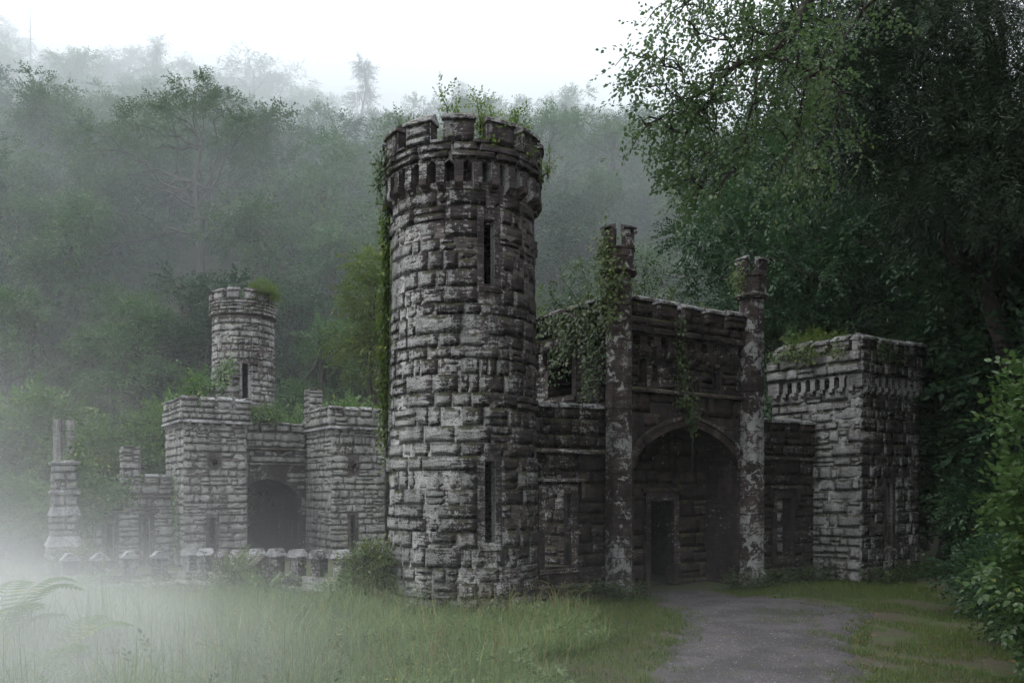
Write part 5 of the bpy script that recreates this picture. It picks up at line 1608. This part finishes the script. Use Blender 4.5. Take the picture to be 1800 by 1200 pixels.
def ground_cover():
    rg = np.random.RandomState(5)
    # long grass over the bank on the open side of the path
    def sample(n, x0, x1, y0, y1, keep):
        xs, ys = [], []
        c = 0
        while c < n:
            x = rg.uniform(x0, x1, n); y = rg.uniform(y0, y1, n)
            k = keep(x, y); xs.append(x[k]); ys.append(y[k]); c += k.sum()
        return np.concatenate(xs)[:n], np.concatenate(ys)[:n]
    cl = np.stack([rg.uniform(-10, 3, 900), rg.uniform(7, 18, 900)], 1); clh = rg.choice([0.5, 0.7, 0.9, 1.1, 1.5], 900)
    def clumped(n, keep, sd=0.16):
        xs, ys, hs_, c = [], [], [], 0
        while c < n:
            k = rg.randint(0, len(cl), n)
            x = cl[k, 0] + rg.normal(0, sd, n); y = cl[k, 1] + rg.normal(0, sd, n)
            q = keep(x, y); xs.append(x[q]); ys.append(y[q]); hs_.append(clh[k][q]); c += q.sum()
        return np.concatenate(xs)[:n], np.concatenate(ys)[:n], np.concatenate(hs_)[:n]
    def left(x, y):
        l, _ = path_edges(y)
        lim = l - 1.15 - 0.35 * np.sin(y * 1.9) - np.maximum(0, (y - 14)) * 0.25
        return (x < lim) & (x > -0.72 * y - 0.5) & ~in_tower(x, y) & ~((y > 15.2) & (x > -1.9))
    parts = []
    x, y, ch = clumped(46000, left); parts.append(blades(46000, (x, y), rg.uniform(0.32, 0.76, 46000) * ch * (0.7 + 0.3 * sstep(0, -3, x)), rg.uniform(0.006, 0.014, 46000), rg, 0.85))
    x, y = sample(40000, -11, 3.0, 7.2, 17.5, left); parts.append(blades(40000, (x, y), rg.uniform(0.18, 0.5, 40000), rg.uniform(0.006, 0.012, 40000), rg, 0.95))
    Vv, Ff = join(parts)
    tag(link('long_grass', fast_mesh('long_grass', Vv, Ff, M['grass'])), 'long tangled grass covering the bank in front of the round tower', 'grass', kind='stuff')
    # dry stalks
    x, y = sample(2600, -9, 2.0, 8, 16.5, left)
    Vv, Ff = blades(2600, (x, y), rg.uniform(0.45, 0.95, 2600), rg.uniform(0.005, 0.009, 2600), rg, 0.5, 3)
    tag(link('dry_grass', fast_mesh('dry_grass', Vv, Ff, M['straw'])), 'straw-coloured dry grass stalks among the long grass', 'grass', kind='stuff')
    # short grass on both verges
    def verge(x, y):
        l, r = path_edges(y)
        n_ = 0.22 * np.sin(y * 2.3) + 0.16 * np.sin(y * 5.1 + 1) + 0.12 * np.sin(x * 6 + y * 3)
        a = (x < l + 0.10 + n_ * 0.8) & (x > l - 2.2)
        b = (x > r - 0.45 + n_ * 1.4) & (x < 9.5)
        bare = np.sin(x * 3.1 + 1.7 * np.sin(y * 2.2)) + np.sin(y * 2.7 + x * 1.3) + 0.6 * np.sin(x * 8 + y * 5)
        b = b & ((bare > -0.9 + 1.3 * sstep(r + 1.4, r - 0.3, x)) | (y > 18.2))
        isl = ((x - 5.0) ** 2 / 0.5 + (y - 15.3) ** 2 / 0.25 < 1) | ((x - 4.55) ** 2 / 0.3 + (y - 14.3) ** 2 / 0.1 < 1)
        front = (x - G0.x) * V.x + (y - G0.y) * V.y < -0.30
        sq = ((x - G0.x) * U.x + (y - G0.y) * U.y > 6.65) & ((x - G0.x) * V.x + (y - G0.y) * V.y > -1.25)
        return (a | b | isl) & ~in_tower(x, y) & front & ~sq
    x, y = sample(70000, -1.0, 9.5, 8.5, 22.5, verge)
    Vv, Ff = blades(70000, (x, y), rg.uniform(0.04, 0.14, 70000) * (1 + 0.8 * (rg.uniform(0, 1, 70000) > 0.93)), rg.uniform(0.005, 0.011, 70000), rg, 0.6)
    tag(link('short_grass', fast_mesh('short_grass', Vv, Ff, M['grass_short'])), 'short green grass along both edges of the gravel path', 'grass', kind='stuff')
    # broad-leaved weeds
    def weeds(name, label, n, x0, x1, y0, y1, keep, mat, h, sp='sap', sc=(0.5, 1.0)):
        x, y = sample(n, x0, x1, y0, y1, keep)
        P = np.stack([x, y, terrain(x, y) + rg.uniform(0.02, 1.0, n) ** 1.3 * h], 1)
        X = rg.normal(0, 0.9, (n, 3)) * np.array([1, 1, 0.4])
        Vv, Ff = stamp(SP[sp], P, X, rg.uniform(sc[0], sc[1], n), rg)
        tag(link(name, fast_mesh(name, Vv, Ff, M[mat])), label, 'weeds', kind='stuff')
    weeds('weeds', 'broad-leaved weeds mixed through the long grass', 3600, -10, 1.5, 7.5, 16.5, left, 'weed', 0.36, sc=(0.45, 0.95))
    def foot(x, y):
        t = (x - G0.x) * U.x + (y - G0.y) * U.y; v = (x - G0.x) * V.x + (y - G0.y) * V.y
        return ((t > 2.75) & (t < 6.8) & (v > -0.75) & (v < -0.28)) | ((t > 6.6) & (t < 10) & (v > -2.0) & (v < -1.30)) | ((t > -2.0) & (t < 0.3) & (v > -0.9) & (v < -0.35) & (y < 17.6))
    weeds('undergrowth', 'dark green undergrowth along the foot of the gatehouse and square tower', 1500, 0.5, 11, 15, 23, foot, 'leaf_ivy_dark', 0.40, sc=(0.4, 0.85))
    def bank(x, y):
        return (y > 15.0) & (y < 22) & (x < -2.2 - 0.30 * (y - 15)) & (x > -0.62 * y)
    weeds('thicket', 'pale green tangle of weeds below the bridge parapet', 1300, -14, -2, 15, 22, bank, 'weed', 0.8, 'bush', (0.35, 0.7))
    # loose gravel
    n = 9000
    y = 7.5 + 11 * rg.uniform(0, 1, n) ** 1.4; l, r_ = path_edges(y); x = l - 0.1 + (r_ - l + 0.3) * rg.uniform(0, 1, n)
    sz = 0.004 + 0.011 * rg.uniform(0, 1, n) ** 3
    q8 = np.array([(1, 0, 0), (0, 1, 0), (-1, 0, 0), (0, -1, 0), (0, 0, 0.7)])
    a = rg.uniform(0, 6.28, n)
    ca, sa = np.cos(a)[:, None], np.sin(a)[:, None]
    lx = q8[None, :, 0] * rg.uniform(0.6, 1.4, (n, 5)) * sz[:, None]; ly = q8[None, :, 1] * rg.uniform(0.6, 1.4, (n, 5)) * sz[:, None]
    crown = 0.012 + 0.035 * (1 - np.clip(2 * (x - l) / (r_ - l) - 1, -1, 1) ** 2)
    Vv = np.stack([x[:, None] + lx * ca - ly * sa, y[:, None] + lx * sa + ly * ca, (terrain(x, y) + crown)[:, None] + q8[None, :, 2] * sz[:, None] * rg.uniform(0.6, 1.3, (n, 1)) + 0 * lx], 2).reshape(-1, 3)
    bb_ = np.arange(n)[:, None] * 5
    Ff = np.concatenate([bb_ + np.array([t]) for t in ((0, 1, 4), (1, 2, 4), (2, 3, 4), (3, 0, 4))])
    gm = plain_mat('pebble', (0.06, 0.055, 0.06), (0.26, 0.25, 0.25), 23, 0.7)
    tag(link('gravel', fast_mesh('gravel', Vv, Ff, gm)), 'loose grey gravel lying on the path', 'gravel', kind='stuff')
    # thin grass creeping in over the gravel edges
    def creep(x, y):
        l, r = path_edges(y)
        q = np.sin(x * 7 + 2 * np.sin(y * 3)) + np.sin(y * 6.3 + x * 2) + 0.8 * np.sin(y * 2.1)
        return (((x > l - 0.1) & (x < l + 0.55)) | ((x < r + 0.2) & (x > r - 0.8))) & (q > 0.4) & ((x - G0.x) * V.x + (y - G0.y) * V.y < -0.4)
    x, y = sample(6500, 0.8, 6.2, 8, 19, creep)
    Vv, Ff = blades(6500, (x, y), rg.uniform(0.03, 0.11, 6500), rg.uniform(0.005, 0.010, 6500), rg, 0.8)
    Vv = Vv + np.array([0, 0, 0.02])
    tag(link('creeping_grass', fast_mesh('creeping_grass', Vv, Ff, M['grass_short'])), 'patchy grass creeping over the gravel path edges', 'grass', kind='stuff')
    # scattered fallen leaves on the verge
    n = 260
    x, y = sample(n, 4.2, 7.5, 9.5, 16, lambda x, y: x > path_edges(y)[1] - 0.3)
    P = np.stack([x, y, terrain(x, y) + 0.03], 1)
    one = spray_set(3, 1, 0.01, 0.06, 33, 0.6)
    Vv, Ff = stamp(one, P, rg.normal(0, 1, (n, 3)) * np.array([1, 1, 0.15]), rg.uniform(0.6, 1.2, n), rg)
    tag(link('fallen_leaves', fast_mesh('fallen_leaves', Vv, Ff, M['orange_leaf'])), 'brown fallen leaves scattered on the verge below the hazel', 'leaves', kind='stuff')

    # bushes on the bank
    def bb(px, py, D): 
        v = at(px, py, D); v.z = float(terrain(v.x, v.y)); return v
    shrub('bramble', 'rounded bramble bush in front of the gabled pier', bb(415, 1000, 16.6), 0.5, 1.6, M['leaf_ivy'], 601, 'sap', per=100, n=8, scale=(0.7, 1.1), cat='bush')
    shrub('bramble', 'bramble bush growing against the tower end of the long parapet', bb(655, 1000, 15.2), 0.42, 1.25, M['leaf_ivy'], 602, 'sap', per=90, n=7, scale=(0.7, 1.1), cat='bush')
    shrub('elder_bush', 'grey-green bush in front of the short parapet', bb(255, 1030, 17.5), 0.6, 1.5, M['weed'], 603, 'sap', per=110, n=8, scale=(0.8, 1.3), cat='bush')
    shrub('elder_bush', 'misty bush by the stepped corner pier', bb(120, 960, 24.5), 1.0, 2.2, M['weed'], 604, 'sap', per=130, n=8, scale=(0.9, 1.4), cat='bush')
    shrub('elder_bush', 'misty bush at the edge of the mist before the lodge', bb(20, 990, 20), 1.0, 1.9, M['weed'], 605, 'sap', per=130, n=8, scale=(0.9, 1.4), cat='bush')

    # ferns
    def fern(base, label, fronds, seed):
        rg = np.random.RandomState(seed); base = Vector(base)
        root = empty('fern', base, label, 'fern', 'ferns in the misty grass')
        for az, L, rise in fronds:
            d = Vector((math.cos(az), math.sin(az), 0)); s = Vector((-d.y, d.x, 0))
            mb = MB(); n = 20
            pt = lambda t: d * (L * t * (1 - 0.12 * t)) + Vector((0, 0, rise * (1.9 * t - 1.25 * t * t)))
            for k in range(n):
                t = 0.12 + 0.87 * k / n
                p = pt(t); tan = (pt(t + 0.02) - p).normalized(); up = s.cross(tan).normalized()
                if up.z < 0: up = -up
                ln = L * 0.24 * math.sin(math.pi * (0.16 + 0.84 * t)) ** 0.8 + 0.01
                for sg in (-1, 1):
                    e = (s * sg + tan * 0.35 - up * 0.2).normalized(); w = L * 0.021
                    mb.add([p, p + e * ln * 0.4 + tan * w, p + e * ln, p + e * ln * 0.4 - tan * w], [(0, 1, 2), (0, 2, 3)])
            mb.tube([pt(k / 6) for k in range(7)], [0.006 * (1 - 0.1 * k) for k in range(7)], 4)
            link('frond', mb.mesh('frond', M['fern']), root)
    g = lambda px, D: Vector((at(px, HY, D).x, D, float(terrain(at(px, HY, D).x, D))))
    fern(g(-40, 10.6), 'large fern arching in from the misty edge of the grass', [(0.05, 1.5, 1.35), (0.6, 1.3, 1.4), (-0.45, 1.4, 1.1), (1.5, 1.2, 1.3), (-1.2, 1.3, 1.0), (2.4, 1.0, 1.2), (3.4, 1.0, 1.0), (0.3, 1.2, 0.8)], 701)
    fern(g(70, 9.4), 'low fern in the thick of the white mist', [(0.3, 1.1, 0.9), (1.2, 1.1, 0.9), (-0.6, 1.1, 0.7), (2.2, 0.7, 0.45), (3.5, 0.7, 0.4), (-1.6, 0.8, 0.4)], 702)
    fern(g(160, 11.6), 'small fern among weeds below the short parapet', [(0.2, 0.7, 0.5), (1.0, 0.7, 0.5), (-0.7, 0.7, 0.45), (2.0, 0.6, 0.45), (3.2, 0.6, 0.4)], 703)
    # arching dry stems in front of the tower, and an orange-leaved shoot
    def arcs(base, label, n, seed, H):
        rg = np.random.RandomState(seed); base = Vector(base); root = empty('dry_stalks', base, label, 'dry stalks', 'dry stalks before the round tower')
        for k in range(n):
            a = rg.uniform(0, 6.28); L = rg.uniform(0.25, 0.6); h = H * rg.uniform(0.7, 1.1)
            pts = [Vector((math.cos(a) * L * t ** 2, math.sin(a) * L * t ** 2, h * (1.75 * t - 0.95 * t * t) - 0.03)) for t in np.linspace(0, 1, 8)]
            mb = MB(); mb.tube(pts, [0.006 - 0.0005 * i for i in range(8)], 4); link('stalk', mb.mesh('stalk', M['straw']), root)
    arcs((-0.05, 13.9, 0.0), 'tuft of arching straw-coloured stalks before the round tower slit', 9, 711, 0.85)
    arcs((0.75, 14.6, 0.0), 'loose dry stalks bending beside the orange-leaved shoot', 6, 712, 0.8)
    stems_plant('autumn_shoot', 'low shoot with orange and green leaves beside the round tower', (0.95, 15.3, 0.0), [(0.25, -0.1, 0.45), (-0.15, 0, 0.5), (0.4, 0, 0.3)], 'sap', M['orange_leaf'], 713, 'plant', 3, (0.5, 0.8))
ground_cover()
